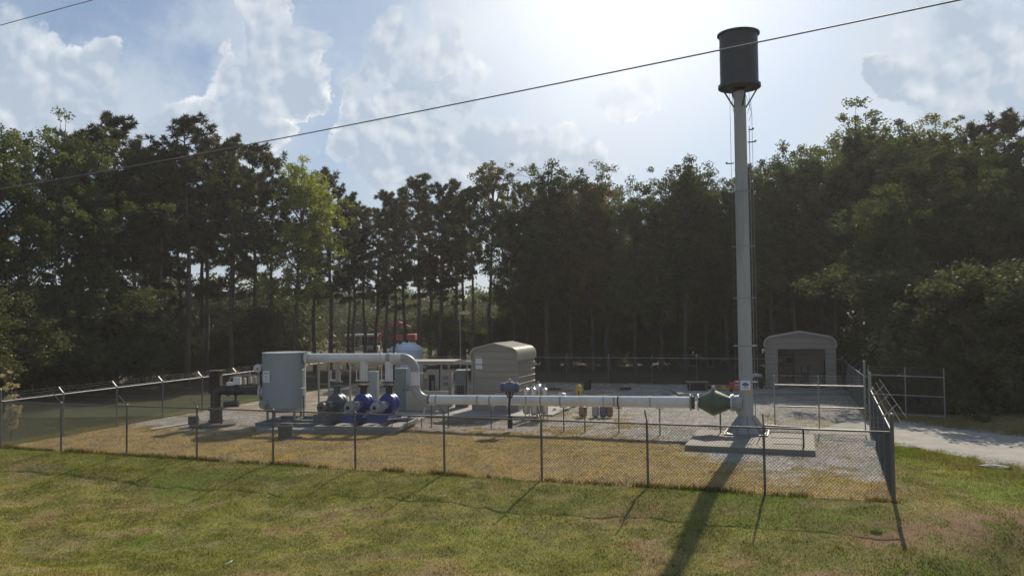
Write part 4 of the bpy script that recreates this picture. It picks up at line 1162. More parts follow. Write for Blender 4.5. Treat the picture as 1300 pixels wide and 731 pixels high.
def inside(name, label, cat, lx, ly): 
    p = Matrix.Translation((18.42,51.65,0)) @ Matrix.Rotation(UA,4,'Z') @ Vector((lx,ly,0))
    return thing(name, label, cat, (p.x, p.y, .15), UA)
s_ = inside('storage_shelf', 'dark shelf unit with clutter at the left inside the garage', 'shelf', -.95, .85)
for z in (.5,1.0,1.5,2.0): MB().box((0,0,z), (1.1,.45,.04)).build('shelf_board', 'wood', s_)
for x in (-.54,.54): MB().box((x,0,1.05), (.05,.45,2.1)).build('upright', 'dark', s_)
for (x, z, w, h, m) in ((-.3,.62,.3,.2,'brown'),(.25,.62,.25,.2,'acgrey'),(-.2,1.12,.4,.18,'teal'),(.3,1.65,.3,.25,'dark'),(-.3,1.62,.25,.2,'beige')):
    q = s_.matrix_basis @ Vector((x,-.02,z)); o = MB().box((0,0,0), (w,.3,h)).box((0,0,h/2+.01),(w+.03,.33,.03)).build('storage_box', m, None, q, R(-4), bevel=.01)
    tag(o, {'brown':'brown box on the lowest garage shelf','acgrey':'grey box on the lowest garage shelf','teal':'grey green box on the second garage shelf','dark':'black box on the third garage shelf','beige':'beige box on the third garage shelf'}[m], 'box')
s_ = inside('workbench', 'low timber bench inside the garage', 'bench', -.3, .1)
MB().box((0,0,.78), (1.5,.6,.06)).build('bench_top', 'wood', s_)
for x in (-.65,.65):
    for y in (-.22,.22): MB().box((x,y,.37), (.07,.07,.75)).build('leg', 'wood', s_)
s_ = inside('hand_truck', 'dark upright hand truck in the middle of the garage', 'hand truck', .25, -.2)
for x in (-.2,.2):
    MB().tube((x,0,.1),(x,.2,1.35),.03,n=8).build('frame_rail', 'dark', s_); MB().lathe([(.05,-.04),(.16,-.04),(.16,.04),(.05,.04)], (x*1.3,.08,.16), (1,0,0), 16).build('wheel', 'dark', s_)
MB().box((0,-.15,.05),(.4,.3,.03)).build('toe_plate', 'dark', s_); MB().box((0,.05,.55),(.36,.25,.7)).build('strapped_bag', 'dark', s_)
s_ = inside('cardboard_crate', 'pale box standing on the garage floor near the right jamb', 'box', .95, -.5)
MB().box((0,0,.30), (.55,.45,.6)).build('carton', 'wood', s_, bevel=.01); MB().box((0,0,.61), (.58,.48,.03)).build('lid', 'beige', s_)
s_ = inside('blue_tarp_roll', 'upright dark blue roll leaning at the right inside the garage', 'roll', 1.3, .4)
MB().path([(0,0,0),(.02,.05,.8),(.1,.2,1.7)], [.12,.13,.10], n=14).build('roll', 'bluegrey', s_); MB().lathe([(.135,0),(.135,.05)], (.02,.05,.8), n=14).build('strap', 'dark', s_)

# clutter on the apron
s_ = thing('timber_spool', 'dark timber crate with a flat top at the left of the apron', 'crate', (11.55, 50.6, .14), R(-6))
MB().box((0,0,.25), (1.15,.8,.44)).build('crate_body', 'rustblack', s_, bevel=.02); MB().box((0,0,.50), (1.35,.95,.05)).build('top_board', 'wood', s_)
for x in (-.5,.5): MB().box((x,-.42,.25),(.08,.04,.44)).build('batten', 'wood', s_)
def coil(label, x, y, m, r, n, rs_):
    rr = random.Random(rs_); pts = []
    for k in range(n*12):
        a = k*PI/6; q = r*(1+.15*rr.uniform(-1,1)); pts.append((math.cos(a)*q*1.4, math.sin(a)*q*.7, .04+.035*(k/12)+.02*rr.random()))
    o = MB().path(pts, .028, n=6).build('hose', m, None, (x, y, .14)); tag(o, label, 'hose', 'hoses heaped on the apron')
coil('yellow hose loop on the apron left of the column', 13.4, 50.3, 'yellow', .5, 3, 1)
coil('red hose heap on the apron behind the column', 14.0, 50.8, 'red', .45, 4, 2)
coil('white hose heap behind the yellow loop on the apron', 13.1, 51.2, 'white', .4, 4, 3)
coil('black hose heap between the crate and the yellow loop', 12.7, 51.0, 'dark', .42, 4, 4)
s_ = thing('red_barrier', 'red and white plastic barrier board on the apron left of the column', 'barrier', (13.75, 49.2, .14), R(-4))
MB().box((0,0,.36), (1.1,.05,.46)).build('board', 'red', s_, bevel=.01)
MB().box((.1,-.03,.40), (.7,.012,.10)).box((.1,-.03,.24), (.8,.012,.05)).build('white_stripe', 'white', s_)
for x in (-.45,.45): MB().box((x,0,.08), (.06,.45,.16)).build('foot', 'dark', s_)
s_ = thing('fan_cart', 'small dark cart with pale bundle standing right of the column', 'cart', (15.45, 51.2, .14), 0)
MB().box((0,0,.45),(.6,.4,.5)).build('cart_body','dark',s_, bevel=.03); MB().path([(-.35,0,.7),(-.1,-.1,.85),(.25,-.05,.8),(.35,.1,.7)], [.09,.13,.12,.07], n=10).build('bundle','white',s_)
for x in (-.25,.25): MB().lathe([(.04,-.04),(.14,-.04),(.14,.04),(.04,.04)], (x,-.2,.14), (0,1,0), 14).build('wheel','dark',s_)

# trailers and tank beyond the back fence
s_ = thing('domed_tank', 'white blue plastic tank with a domed lid behind the pipe header', 'tank', (-7.75, 58.5, 0), 0)
b = MB(); b.lathe([(1.22,0),(1.22,2.55),(1.18,2.62)], n=48, cap=False); b.build('shell','poly',s_)
b = MB(); b.lathe([(1.20,2.60),(1.0,2.82),(.6,3.02),(.25,3.10),(.01,3.11)], n=48, cap=False); b.build('domed_lid','poly',s_)
b = MB(); b.path([(-.7,-.6,2.6),(-.7,-.75,2.95),(-.7,-1.3,2.95),(-.7,-1.3,.1)], .07, n=10); b.build('overflow_pipe','dark',s_)
b = MB(); b.tube((.1,-.3,2.95),(.1,-.3,3.3),.08,n=10); b.tube((-.35,-.5,2.85),(-.35,-.5,3.15),.1,n=12); b.build('vent','dark',s_)
b = MB(); b.lathe([(1.225,0),(1.24,.03),(1.225,.06)],(0,0,1.3),n=48,cap=False); b.build('hoop','poly',s_)
s_ = thing('white_trailer', 'dusty white equipment trailer with a canopy and railing beyond the trees', 'trailer', (-18.9, 100, .2), R(4))
MB().box((0,0,.85), (4.6,2.2,.55)).build('deck_box','trailer',s_, bevel=.04); MB().box((.1,0,2.45),(4.0,2.3,.28)).build('canopy','trailer',s_, bevel=.05)
for x in (-1.8,-1.0,-.2): 
    MB().bar((x,-1.05,1.1),(x+.35,-1.05,2.3),.07).build('brace','trailer',s_); MB().box((x+.42,-1.05,1.7),(.07,.07,1.2)).build('post','trailer',s_)
MB().box((1.1,0,1.75),(1.5,1.9,1.1)).build('cab_screen','darkglass',s_); MB().box((1.15,-1.1,1.0),(1.6,.06,.5)).build('side_panel','trailer',s_)
MB().box((-1.0,-1.12,1.2),(2.0,.06,.12)).build('rail','dark',s_)
for x in (-1.3,1.3): MB().lathe([(.1,-.14),(.42,-.14),(.42,.14),(.1,.14)], (x,-1.0,.40), (0,1,0), 20).build('wheel','dark',s_)
s_ = thing('red_excavator', 'orange red excavator with its boom folded, seen through the trees', 'excavator', (-16.0, 112, .5), 0)
MB().box((1.0,0,1.55),(3.2,2.4,.85)).build('engine_housing','orange',s_, bevel=.08)
MB().box((.1,0,2.35),(3.0,1.9,.75)).build('cab','darkglass',s_, bevel=.05)
MB().prism([(-2.4,1.9),(-1.9,3.0),(.2,3.75),(1.9,3.0),(1.7,2.65),(.2,3.2),(-1.6,2.6),(-2.0,1.8)], -.25,.25).build('boom','orange',s_)
MB().prism([(-2.6,2.2),(-2.2,2.0),(-2.5,.7),(-2.8,.8)], -.2,.2).build('arm','orange',s_)
MB().prism([(-3.1,.2),(-2.3,.2),(-2.3,.9),(-2.7,1.0),(-3.1,.7)], -.5,.5).build('bucket','dark',s_)
for y in (-1.1,1.1): MB().prism([(-1.3,.1),(2.2,.1),(2.5,.45),(2.2,.85),(-1.3,.85),(-1.6,.45)], y-.25,y+.25).build('track','dark',s_)

# ---------------------------------------------------------------- yard things
s_ = thing('lamp_post', 'slim yard lamp post with a tan lamp head left of the shed', 'lamp post', (-3.75, 57.6, 0), 0)
MB().tube((0,0,0),(0,0,5.05),.05,.038,n=12).build('pole','galv',s_)
b = MB(); b.path([(0,0,5.02),(.1,0,5.12),(.3,0,5.14)], .03, n=8); b.build('arm','galv',s_)
b = MB(); b.prism([(-.08,5.08),(.5,5.03),(.70,5.10),(.64,5.28),(.1,5.30),(-.08,5.20)], -.18,.18); b.build('lamp_head','lamp',s_, bevel=.02)
s_ = thing('blue_valve_operator', 'faded blue valve operator on a black stem in front of the white pipe', 'valve operator', (-.15, 34.45, 0), R(-5))
b = MB(); b.lathe([(.05,-.42),(.15,-.41),(.20,-.36),(.20,.36),(.15,.41),(.05,.42)], (0,0,1.90), (1,0,0), 28); b.build('cylinder','bluegrey',s_)
for x in (-.27,.27): MB().lathe([(.19,-.03),(.225,-.03),(.225,.03),(.19,.03)], (x,0,1.90), (1,0,0), 28, smooth=False).build('end_band','blue',s_)
MB().box((0,0,2.12),(.3,.2,.05)).box((0,0,2.2),(.12,.12,.13)).build('top_box','beige',s_, bevel=.01)
MB().path([(0,0,1.72),(0,0,1.45),(-.04,0,1.0),(-.02,0,.55)], [.07,.05,.045,.05], n=10).build('stem','dark',s_)
MB().box((0,.02,.42),(.20,.22,.52)).build('valve_body','rustblack',s_, bevel=.02)
for x in (-.17,.17): MB().tube((x*.4,0,1.45),(x,0,1.72),.03,n=8).build('yoke','dark',s_)
MB().path([(-.38,-.05,2.0),(-.52,-.05,2.02),(-.58,-.05,1.9)], .014, n=6).path([(.4,-.05,1.75),(.5,-.05,1.7),(.5,-.05,1.55)], .012, n=6).build('air_line','galv',s_)
def vessel(name, label, x, y, r, h, m, cap='galv', grp=None, legs=True):
    v = thing(name, label, 'pressure vessel', (x, y, .02), 0, grp)
    z0 = .25 if legs else .0
    b = MB(); b.lathe([(.02,z0),(r*.8,z0+.03),(r,z0+.12),(r,h-.14),(r*.85,h-.05),(r*.3,h),(.02,h)], n=24); b.build('shell', m, v)
    MB().tube((0,0,h-.01),(0,0,h+.09),.035,n=8).box((0,0,h+.1),(.12,.05,.05)).build('top_valve', cap, v)
    if legs:
        for k in range(3): a = k*2.1; MB().tube((math.cos(a)*r*.8,math.sin(a)*r*.8,0),(math.cos(a)*r*.8,math.sin(a)*r*.8,z0+.1),.02,n=6).build('leg','galv',v)
    return v
g_ = 'stainless vessels right of the shed'
vessel('filter_vessel','stainless filter vessel nearest the shed wall, left of four', .62,38.3,.17,1.5,'steel','galv',g_)
vessel('filter_vessel','front stainless filter vessel, second from the left', .95,37.9,.16,1.55,'steel','galv',g_)
vessel('filter_vessel','tall stainless filter vessel, second from the right', 1.2,38.4,.17,1.66,'steel','galv',g_)
vessel('filter_vessel','stainless filter vessel at the right end of the four', 1.48,38.2,.16,1.5,'steel','galv',g_)
g_ = 'small canisters behind the long pipe'
vessel('canister','brown canister below the yellow bollard', 3.35,39.0,.20,.56,'brown','white',g_,False)
vessel('canister','grey canister between the brown and the blue one', 3.95,38.9,.17,.60,'beige','white',g_,False)
vessel('canister','white and blue canister third from the left', 4.30,38.8,.17,.58,'bluegrey','white',g_,False)
vessel('canister','brown orange canister at the right end of the four', 4.62,38.8,.16,.60,'brown','rust',g_,False)
def tangle(label, x, y, z, w, seed):
    rr = random.Random(seed); b = MB()
    for k in range(5):
        a = rr.uniform(-.5,.5); b.path([(-w/2+rr.uniform(-.1,.1),rr.uniform(-.2,.2),z*.2),(-w*.25,rr.uniform(-.2,.2),z*rr.uniform(.7,1)),(w*.2,rr.uniform(-.2,.2),z*rr.uniform(.6,1)),(w/2,rr.uniform(-.2,.2),z*.15)], .03, n=7)
    o = b.build('pipe_bundle','white',None,(x,y,.02)); tag(o, label, 'pipe bundle', 'white pipe bundles behind the long pipe')
tangle('tangle of white pipes in front of the shed wall', -.65,39.9,1.15,.9,1)
tangle('smaller arch of white pipes right of the stainless vessels', 2.55,42.0,.95,.8,2)
s_ = thing('yellow_bollard', 'yellow hydrant post with a black mark standing behind the long pipe', 'hydrant', (3.62,44.5,0), 0)
MB().lathe([(.13,0),(.13,.85),(.16,.87),(.16,.95),(.12,1.05),(.04,1.12)], n=20).build('barrel','yellow',s_)
MB().box((-.02,-.135,.6),(.05,.02,.34)).box((.03,-.135,.45),(.1,.02,.05)).build('black_mark','dark',s_); MB().tube((-.2,0,.8),(.2,0,.8),.06,n=10).build('outlet','yellow',s_)
s_ = thing('black_bin', 'black square bin standing by the back fence', 'bin', (4.9,53.2,0), R(-18))
MB().prism([(-.2,0),(.2,0),(.24,.66),(-.24,.66)],-.22,.22).build('bin_body','dark',s_, bevel=.02); MB().box((0,0,.68),(.54,.5,.05)).build('lid','dark',s_)
b = MB(); b.lathe([(.42,0),(.42,.05),(.1,.09),(.01,.09)],n=28,smooth=False); b.tube((0,0,.05),(0,0,.14),.06,n=8); tag(b.build('manhole_cover','rustblack',None,(2.75,53.6,.03)),'dark round cover lying on the gravel right of the shed','manhole cover')
b = MB(); rr = random.Random(3)
for k in range(5): b.box((rr.uniform(-.4,.4),rr.uniform(-.3,.3),.06),(rr.uniform(.15,.3),.2,.12),rz=rr.random()*3)
tag(b.build('rubble_pile','rustblack',None,(7.3,52.8,.02)),'small dark rubble pile on the gravel right of the black bin','rubble')
def rock(label, x, y, w, d, h, m='stone', seed=0, cat='rock', name='flat_rock', rz=0):
    rr = random.Random(seed); n = 11; b = MB(); pts = [(math.cos(k/n*2*PI)*w/2*rr.uniform(.7,1.1), math.sin(k/n*2*PI)*d/2*rr.uniform(.7,1.1)) for k in range(n)]
    vs = [(a,b_,-.08) for a,b_ in pts]+[(a,b_,h*rr.uniform(.6,1)) for a,b_ in pts]+[(a*.6,b_*.6,h*rr.uniform(1,1.2)) for a,b_ in pts]+[(0,0,h*1.1)]
    fs = [(i,(i+1)%n,n+(i+1)%n,n+i) for i in range(n)]+[(n+i,n+(i+1)%n,2*n+(i+1)%n,2*n+i) for i in range(n)]+[(2*n+i,2*n+(i+1)%n,3*n) for i in range(n)]
    b.add(vs,fs); tag(b.build(name,m,None,(x,y,Z(x,y)),rz),label,cat)
rock('long flat pale rock at the near edge of the gravel drive', 15.55,26.1,1.0,.4,.12,seed=1,rz=-.5)
rock('smaller flat rock further up the near edge of the drive', 14.2,29.4,1.0,.45,.10,seed=2,rz=-.7)
rock('pale rock half sunk in the bottom right verge', 9.75,15.7,.8,.35,.06,seed=3)
b = MB(); b.add([(-.06,-.03,.0),(.08,-.02,.05),(.09,.05,.08),(-.05,.04,.01),(.02,.02,.06)],[(0,1,4),(1,2,4),(2,3,4),(3,0,4)]); tag(b.build('paper_scrap','paper',None,(-6.45,18.25,Z(-6.45,18.25)+.03)),'scrap of white paper lying in the mown grass','litter')
# ---------------------------------------------------------------- chain link fences
FH = 1.83
def mesh_fabric(pts, zs, h, name, parent, org, pitch=.092, r=.0046):
    """diamond wire mesh over straight run a->b; real crossed wires as thin prisms"""
    a, b = pts; a = np.array(a); b = np.array(b); L = float(np.hypot(*(b-a))); d = (b-a)/L
    V = []; F = []; H0 = h; c = 0
    nrm = np.array([-d[1], d[0]])
    za, zb = zs
    def P(u, v, off): 
        q = a + d*u + nrm*off; return (q[0]-org[0], q[1]-org[1], (za+(zb-za)*u/L) + .03 + v - org[2])
    k0 = int(-H0/pitch) - 1; k1 = int(L/pitch) + 1
    for sgn in (1, -1):
        for k in range(k0, k1+1):
            s = k*pitch if sgn > 0 else k*pitch + H0
            # param v 0..h, u = s + sgn*v
            v0, v1 = 0., H0
            u0, u1 = s, s + sgn*H0
            lo, hi = 0., 1.
            for (uu0, uu1) in ((u0, u1),):
                du = uu1 - uu0
                t0, t1 = (0-uu0)/du, (L-uu0)/du
                if t0 > t1: t0, t1 = t1, t0
                lo = max(lo, t0); hi = min(hi, t1)
            if hi - lo < .01: continue
            A = (u0 + du*lo, v0 + H0*lo); B = (u0 + du*hi, v0 + H0*hi)
            o = .003*sgn
            p = [P(A[0]-r, A[1], o), P(A[0]+r, A[1], o), P(A[0], A[1], o+r*1.7), P(B[0]-r, B[1], o), P(B[0]+r, B[1], o), P(B[0], B[1], o+r*1.7)]
            V += p; F += [(c,c+1,c+4,c+3),(c+1,c+2,c+5,c+4),(c+2,c,c+3,c+5)]; c += 6
    me = bpy.data.meshes.new(name); me.from_pydata(V, [], F); me.materials.append(M['wire']); me.update()
    o = bpy.data.objects.new(name, me); col.objects.link(o); o.parent = parent; return o
def fence(label, pts, out, railm='galv', arms=True, end=True, arm_l=.36, first=True, corner_first=False, corner_last=False, h=FH, sp=3.2):
    a = np.array(pts[0]); b = np.array(pts[1]); L = float(np.hypot(*(b-a))); d = (b-a)/L; n = max(1, round(L/sp))
    za, zb = Z(*pts[0]), Z(*pts[1]); za = zb = 0.0
    F = thing('chain_link_fence', label, 'fence', (a[0], a[1], 0), 0)
    tops = []
    for k in range(n+1):
        if (k == 0 and not first) or (k == n and not end): continue
        q = a + d*L*k/n - a; fat = (k == 0 and corner_first) or (k == n and corner_last)
        r = .05 if fat else .035; hh = h + (.42 if fat else 0)
        jit = random.uniform(-.012, .012)
        p = MB().tube((q[0], q[1], -.75), (q[0]+jit, q[1]+jit*.5, hh), r, n=10).build('post', 'post', F)
        MB().lathe([(r+.006,0),(r+.006,.03),(r*.5,.06),(.004,.065)], (q[0]+jit, q[1]+jit*.5, hh), n=10).build('post_cap', 'galv', p)
        if arms and not fat:
            MB().bar((q[0], q[1], h+.02), (q[0]+out[0]*arm_l*.72, q[1]+out[1]*arm_l*.72, h+arm_l*.78), .040, .016).build('barb_arm', 'galv', p)
    e = d*L
    MB().tube((0,0,h-.02), (e[0], e[1], h-.02), .024, n=8).build('top_rail', railm, F)
    for j, f in enumerate((.25, .62, .98)):
        off = np.array(out)*arm_l*.72*f; zz = h + arm_l*.78*f
        b_ = MB(); m_ = n*2
        pts_ = []
        for i in range(m_+1):
            q = d*L*i/m_ + off; pts_.append((q[0], q[1], zz - (.012 if i % 2 else 0)))
        b_.path(pts_, .0022, n=4, cap=False)
        # barbs
        nbarb = int(L/.13)
        for i in range(nbarb):
            q = d*(i*.13+.05) + off; s = .009
            b_.add([(q[0]-s*d[0], q[1]-s*d[1], zz-s), (q[0]+s*d[0], q[1]+s*d[1], zz+s), (q[0]+.003, q[1], zz+.003)], [(0,1,2)])
        b_.build('barbed_wire', 'galv', F)
    for tt in (.02,): MB().tube((0,0,.05),(e[0],e[1],.05), .0035, n=4).build('tension_wire', 'wire', F)
    mesh_fabric((pts[0], pts[1]), (0, 0), h-.04, 'mesh_fabric', F, (a[0], a[1], 0))
    return F
cr_ = tuple(CORNER); 
fence('long front chain link fence with barbed wire arms along the dry grass', (tuple(FL), cr_), tuple(NOUT), railm='post', corner_first=True, end=False, arm_l=.52)  # front rail takes the darker steel as its backlit shade; side rails stay bright
dL = np.array(BL) - FL
outL = np.array([-dL[1], dL[0]]); outL = outL/np.hypot(*outL)
fence('left side chain link fence running back towards the wood', (tuple(FL), tuple(BL)), tuple(outL), first=False)
fence('back chain link fence in front of the dark wood', (tuple(BL), tuple(BR)), (.337,.9415), first=False, arm_l=.3)
dR = GATE_N - CORNER; outR = np.array([dR[1], -dR[0]]); outR /= np.hypot(*outR)
fence('right side chain link fence from the front corner to the gate', (cr_, tuple(GATE_N)), tuple(outR), corner_first=True, end=False, sp=3.0, arm_l=.5)
dR2 = BR - GATE_F; outR2 = np.array([dR2[1], -dR2[0]]); outR2 /= np.hypot(*outR2)
fence('right side chain link fence from the far gate post to the back corner', (tuple(GATE_F), tuple(BR)), tuple(outR2), first=False, sp=3.0, arm_l=.5)
for nm, (x, y), h in (('thick galvanised gate post nearest the front corner', GATE_N, 2.42), ('thick galvanised gate post at the far side of the gateway', GATE_F, 2.5)):
    g = thing('gate_post', nm, 'gate post', (x, y, 0), 0, 'gate posts')
    MB().tube((0,0,-.5),(0,0,h), .058, n=14).build('pole', 'galv', g); MB().lathe([(.065,0),(.065,.04),(.02,.08),(.004,.082)], (0,0,h), n=14).build('cap', 'galv', g)
    for z in (.4, 1.8): MB().box((.05,0,z),(.12,.06,.08)).build('hinge', 'galv', g)
def gate_leaf(label, a, b, up=.42):
    a = np.array(a, float); b = np.array(b, float); L = float(np.hypot(*(b-a))); d = (b-a)/L
    g = thing('gate_leaf', label, 'gate', (a[0], a[1], .06), math.atan2(d[1], d[0]), 'swung open gate leaves')
    for i, x in enumerate((.03, L/2, L-.03)): MB().tube((x,0,.0),(x,0,FH+up), .026, n=10).build('upright', 'galv', g)
    for z in (.03, .93, FH): MB().tube((.03,0,z),(L-.03,0,z), .028, n=8).build('rail', 'galv', g)
    for z in (FH+.13, FH+.26, FH+.39): MB().tube((.03,0,z),(L-.03,0,z), .004, n=4).build('barbed_wire', 'galv', g)
    V = []; F = []; c = 0; pitch = .092; H0 = FH-.06; r = .0035
    for sgn in (1,-1):
        for k in range(int(-H0/pitch)-1, int(L/pitch)+2):
            s = k*pitch if sgn > 0 else k*pitch + H0; u0, du = s, sgn*H0
            t0, t1 = sorted(((0-u0)/du, (L-u0)/du)); lo, hi = max(0, t0), min(1, t1)
            if hi-lo < .01: continue
            A = (u0+du*lo, H0*lo+.03); B = (u0+du*hi, H0*hi+.03); o = .003*sgn
            V += [(A[0]-r,o,A[1]),(A[0]+r,o,A[1]),(A[0],o+r*1.7,A[1]),(B[0]-r,o,B[1]),(B[0]+r,o,B[1]),(B[0],o+r*1.7,B[1])]; F += [(c,c+1,c+4,c+3),(c+1,c+2,c+5,c+4),(c+2,c,c+3,c+5)]; c += 6
    me = bpy.data.meshes.new('mesh_fabric'); me.from_pydata(V, [], F); me.materials.append(M['wire']); o = bpy.data.objects.new('mesh_fabric', me); col.objects.link(o); o.parent = g
    return g
gate_leaf('gate leaf swung inwards into the compound in front of the garage', (14.40,33.0), (11.05,34.25))
g = gate_leaf('gate leaf swung outwards beyond the gravel drive against the wood', (17.15,39.0), (19.75,36.9))
s_ = thing('fence_sign', 'small pale green sign wired to the front fence beside the corner', 'sign', (9.38, 21.29, 1.50), UA)
MB().box((0,-.02,0),(.26,.006,.16)).build('plate','signwhite',s_); b = MB()
for k in range(3): b.box((0,-.0245,.04-.04*k),(.20-.04*(k%2),.002,.012))
b.build('print','teal',s_)

# ---------------------------------------------------------------- overhead cables
def cable(label, a, b, sag, r):
    a = Vector(a); b = Vector(b); n = 40; pts = []
    for k in range(n+1):
        t = k/n; p = a.lerp(b, t); p.z -= 4*sag*t*(1-t); pts.append(p)
    tag(MB().path(pts, r, n=6).build('overhead_cable', 'cable'), label, 'cable')
CA = Vector((-34.7,32.0,13.37)); CB = Vector((6.4,15.0,15.07))
W0 = Vector((-15.33,24.0,9.0)); W1 = Vector((5.52,10.4,9.05)); wd = (W1-W0)
a = W0 - wd*.9; b = W1 + wd*.9
cable('long overhead cable crossing the photo in front of the dark tank', (a.x,a.y,9.62), (b.x,b.y,9.66), .78, .0115)
cable('short length of overhead cable at the top left corner of the photo', CA, CB, .25, .0115)

# ---------------------------------------------------------------- sky, sun, camera
SUN_AZ = math.atan(.40); SUN_EL = R(37)
w = bpy.data.worlds.new('World'); scene.world = w; w.use_nodes = True
nt = w.node_tree; nt.nodes.clear(); L = nt.links.new
out = N(nt, 'ShaderNodeOutputWorld'); bg = N(nt, 'ShaderNodeBackground'); L(bg.outputs[0], out.inputs[0]); bg.inputs[1].default_value = 1.0
SKY_STR = .058
sky = N(nt, 'ShaderNodeTexSky'); sky.sky_type = 'NISHITA'; sky.sun_disc = False; sky.sun_elevation = SUN_EL; sky.sun_rotation = SUN_AZ; sky.dust_density = 1.2; sky.air_density = 1.1; sky.ozone_density = 3.0; sky.altitude = 100
ss = N(nt, 'ShaderNodeVectorMath', operation='SCALE'); ss.inputs[3].default_value = SKY_STR; tint = N(nt, 'ShaderNodeVectorMath', operation='MULTIPLY'); tint.inputs[1].default_value = (.92,1.0,1.12); L(sky.outputs[0], tint.inputs[0]); L(tint.outputs[0], ss.inputs[0])
tc = N(nt, 'ShaderNodeTexCoord'); sep = N(nt, 'ShaderNodeSeparateXYZ'); L(tc.outputs['Generated'], sep.inputs[0])
def MATH(op, a, b=None, c=None, clamp=False):
    n = N(nt, 'ShaderNodeMath', operation=op); n.use_clamp = clamp
    for i, v in enumerate((a, b, c)):
        if v is None: continue
        if isinstance(v, (int, float)): n.inputs[i].default_value = v
        else: L(v, n.inputs[i])
    return n.outputs[0]
az = MATH('ARCTAN2', sep.outputs[0], sep.outputs[1]); el = MATH('ARCSINE', sep.outputs[2])
cmb = N(nt, 'ShaderNodeCombineXYZ'); L(az, cmb.inputs[0]); L(el, cmb.inputs[1])
def noise(scale, detail, rough, off=(0,0,0), dist=0.):
    mp = N(nt, 'ShaderNodeMapping'); mp.inputs['Location'].default_value = off; L(tc.outputs['Generated'], mp.inputs[0])
    n = N(nt, 'ShaderNodeTexNoise'); n.inputs['Scale'].default_value = scale; n.inputs['Detail'].default_value = detail; n.inputs['Roughness'].default_value = rough; n.inputs['Distortion'].default_value = dist
    L(mp.outputs[0], n.inputs['Vector']); return n
nA = noise(9, 6, .62, (1.2,.4,2.2)); nB = noise(3.2, 6, .55, (4.1,1.2,.3), .4); nC = noise(30, 6, .6, (.3,5.1,2.0))
wv = N(nt, 'ShaderNodeVectorMath', operation='SUBTRACT'); L(nA.outputs['Color'], wv.inputs[0]); wv.inputs[1].default_value = (.5,.5,.5)
wv2 = N(nt, 'ShaderNodeVectorMath', operation='SCALE'); L(wv.outputs[0], wv2.inputs[0]); wv2.inputs[3].default_value = .16
wp = N(nt, 'ShaderNodeVectorMath', operation='ADD'); L(cmb.outputs[0], wp.inputs[0]); L(wv2.outputs[0], wp.inputs[1])
def blob(a_, e_, ra, re, rot=0, src=None, soft=0.):
    s = N(nt, 'ShaderNodeVectorMath', operation='SUBTRACT'); L(src or wp.outputs[0], s.inputs[0]); s.inputs[1].default_value = (a_, e_, 0)
    if rot:
        rr_ = N(nt, 'ShaderNodeVectorRotate', rotation_type='Z_AXIS'); rr_.inputs['Angle'].default_value = rot; L(s.outputs[0], rr_.inputs['Vector']); o_ = rr_.outputs[0]
    else: o_ = s.outputs[0]
    m_ = N(nt, 'ShaderNodeVectorMath', operation='MULTIPLY'); m_.inputs[1].default_value = (1/ra, 1/re, 0); L(o_, m_.inputs[0])
    l_ = N(nt, 'ShaderNodeVectorMath', operation='LENGTH'); L(m_.outputs[0], l_.inputs[0])
    return MATH('SUBTRACT', 1.0, l_.outputs['Value'])
def pxa(px, py):   # direction of a point of the cloud chart
    x = (px-650)/1020; y = (365.5-py)/1020 + math.tan(R(1.9)); return math.atan(x), math.atan(y*math.cos(math.atan(x)))
def B(px, py, rx, ry, rot=0):
    a_, e_ = pxa(px, py); return blob(a_, e_, rx/1020*.92, ry/1020*.92, rot)
def mx_(vals):
    o_ = vals[0]
    for v in vals[1:]: o_ = MATH('MAXIMUM', o_, v)
    return o_
# cumulus towers and heaps
def vor(off, scale=11., src=None):
    ad = N(nt, 'ShaderNodeVectorMath', operation='ADD'); L(wp3.outputs[0], ad.inputs[0]); ad.inputs[1].default_value = off
    v = N(nt, 'ShaderNodeTexVoronoi', feature='F1', voronoi_dimensions='2D'); v.inputs['Scale'].default_value = scale; v.inputs['Detail'].default_value = 3.; v.inputs['Roughness'].default_value = .55;
    v.normalize = True
    L(ad.outputs[0], v.inputs['Vector']); return MATH('SUBTRACT', 1.0, MATH('MULTIPLY', v.outputs['Distance'], 1.0))
wv3 = N(nt, 'ShaderNodeVectorMath', operation='SCALE'); L(wv.outputs[0], wv3.inputs[0]); wv3.inputs[3].default_value = .035
wp3 = N(nt, 'ShaderNodeVectorMath', operation='ADD'); L(cmb.outputs[0], wp3.inputs[0]); L(wv3.outputs[0], wp3.inputs[1])
sdir = (.6, .8, 0); dl_ = .012
v0 = vor((0,0,0)); v1 = vor(tuple(c*dl_ for c in sdir))
bill = MATH('MULTIPLY', MATH('SUBTRACT', v0, .55), 1.5)
heaps = mx_([B(25,110,125,82), B(100,95,55,55), B(190,170,80,55), B(350,25,36,62), B(386,62,34,34), B(335,112,85,42), B(290,165,90,40), B(488,62,40,66), B(578,55,42,52), B(548,140,44,80), B(505,200,95,45), B(600,195,70,42),
             B(1235,45,60,62), B(1165,100,60,40), B(1300,120,130,120), B(-200,60,160,130), B(1500,60,180,150), B(690,215,120,50), B(-450,120,200,120), B(462,130,16,44,.4), B(800,125,60,26)])
wide = mx_([B(120,130,260,130), B(320,110,150,150), B(540,130,170,190), B(700,190,220,110), B(1180,120,200,150)])
tall = MATH('ADD', heaps, MATH('MULTIPLY', bill, .72))
soft = MATH('ADD', .05, MATH('MULTIPLY', MATH('SUBTRACT', nB.outputs['Fac'], .42, clamp=True), 3.0))
mask = N(nt, 'ShaderNodeMapRange'); mask.interpolation_type = 'SMOOTHSTEP'; L(tall, mask.inputs[0]); mask.inputs[1].default_value = .10; L(MATH('ADD', soft, .10), mask.inputs[2])
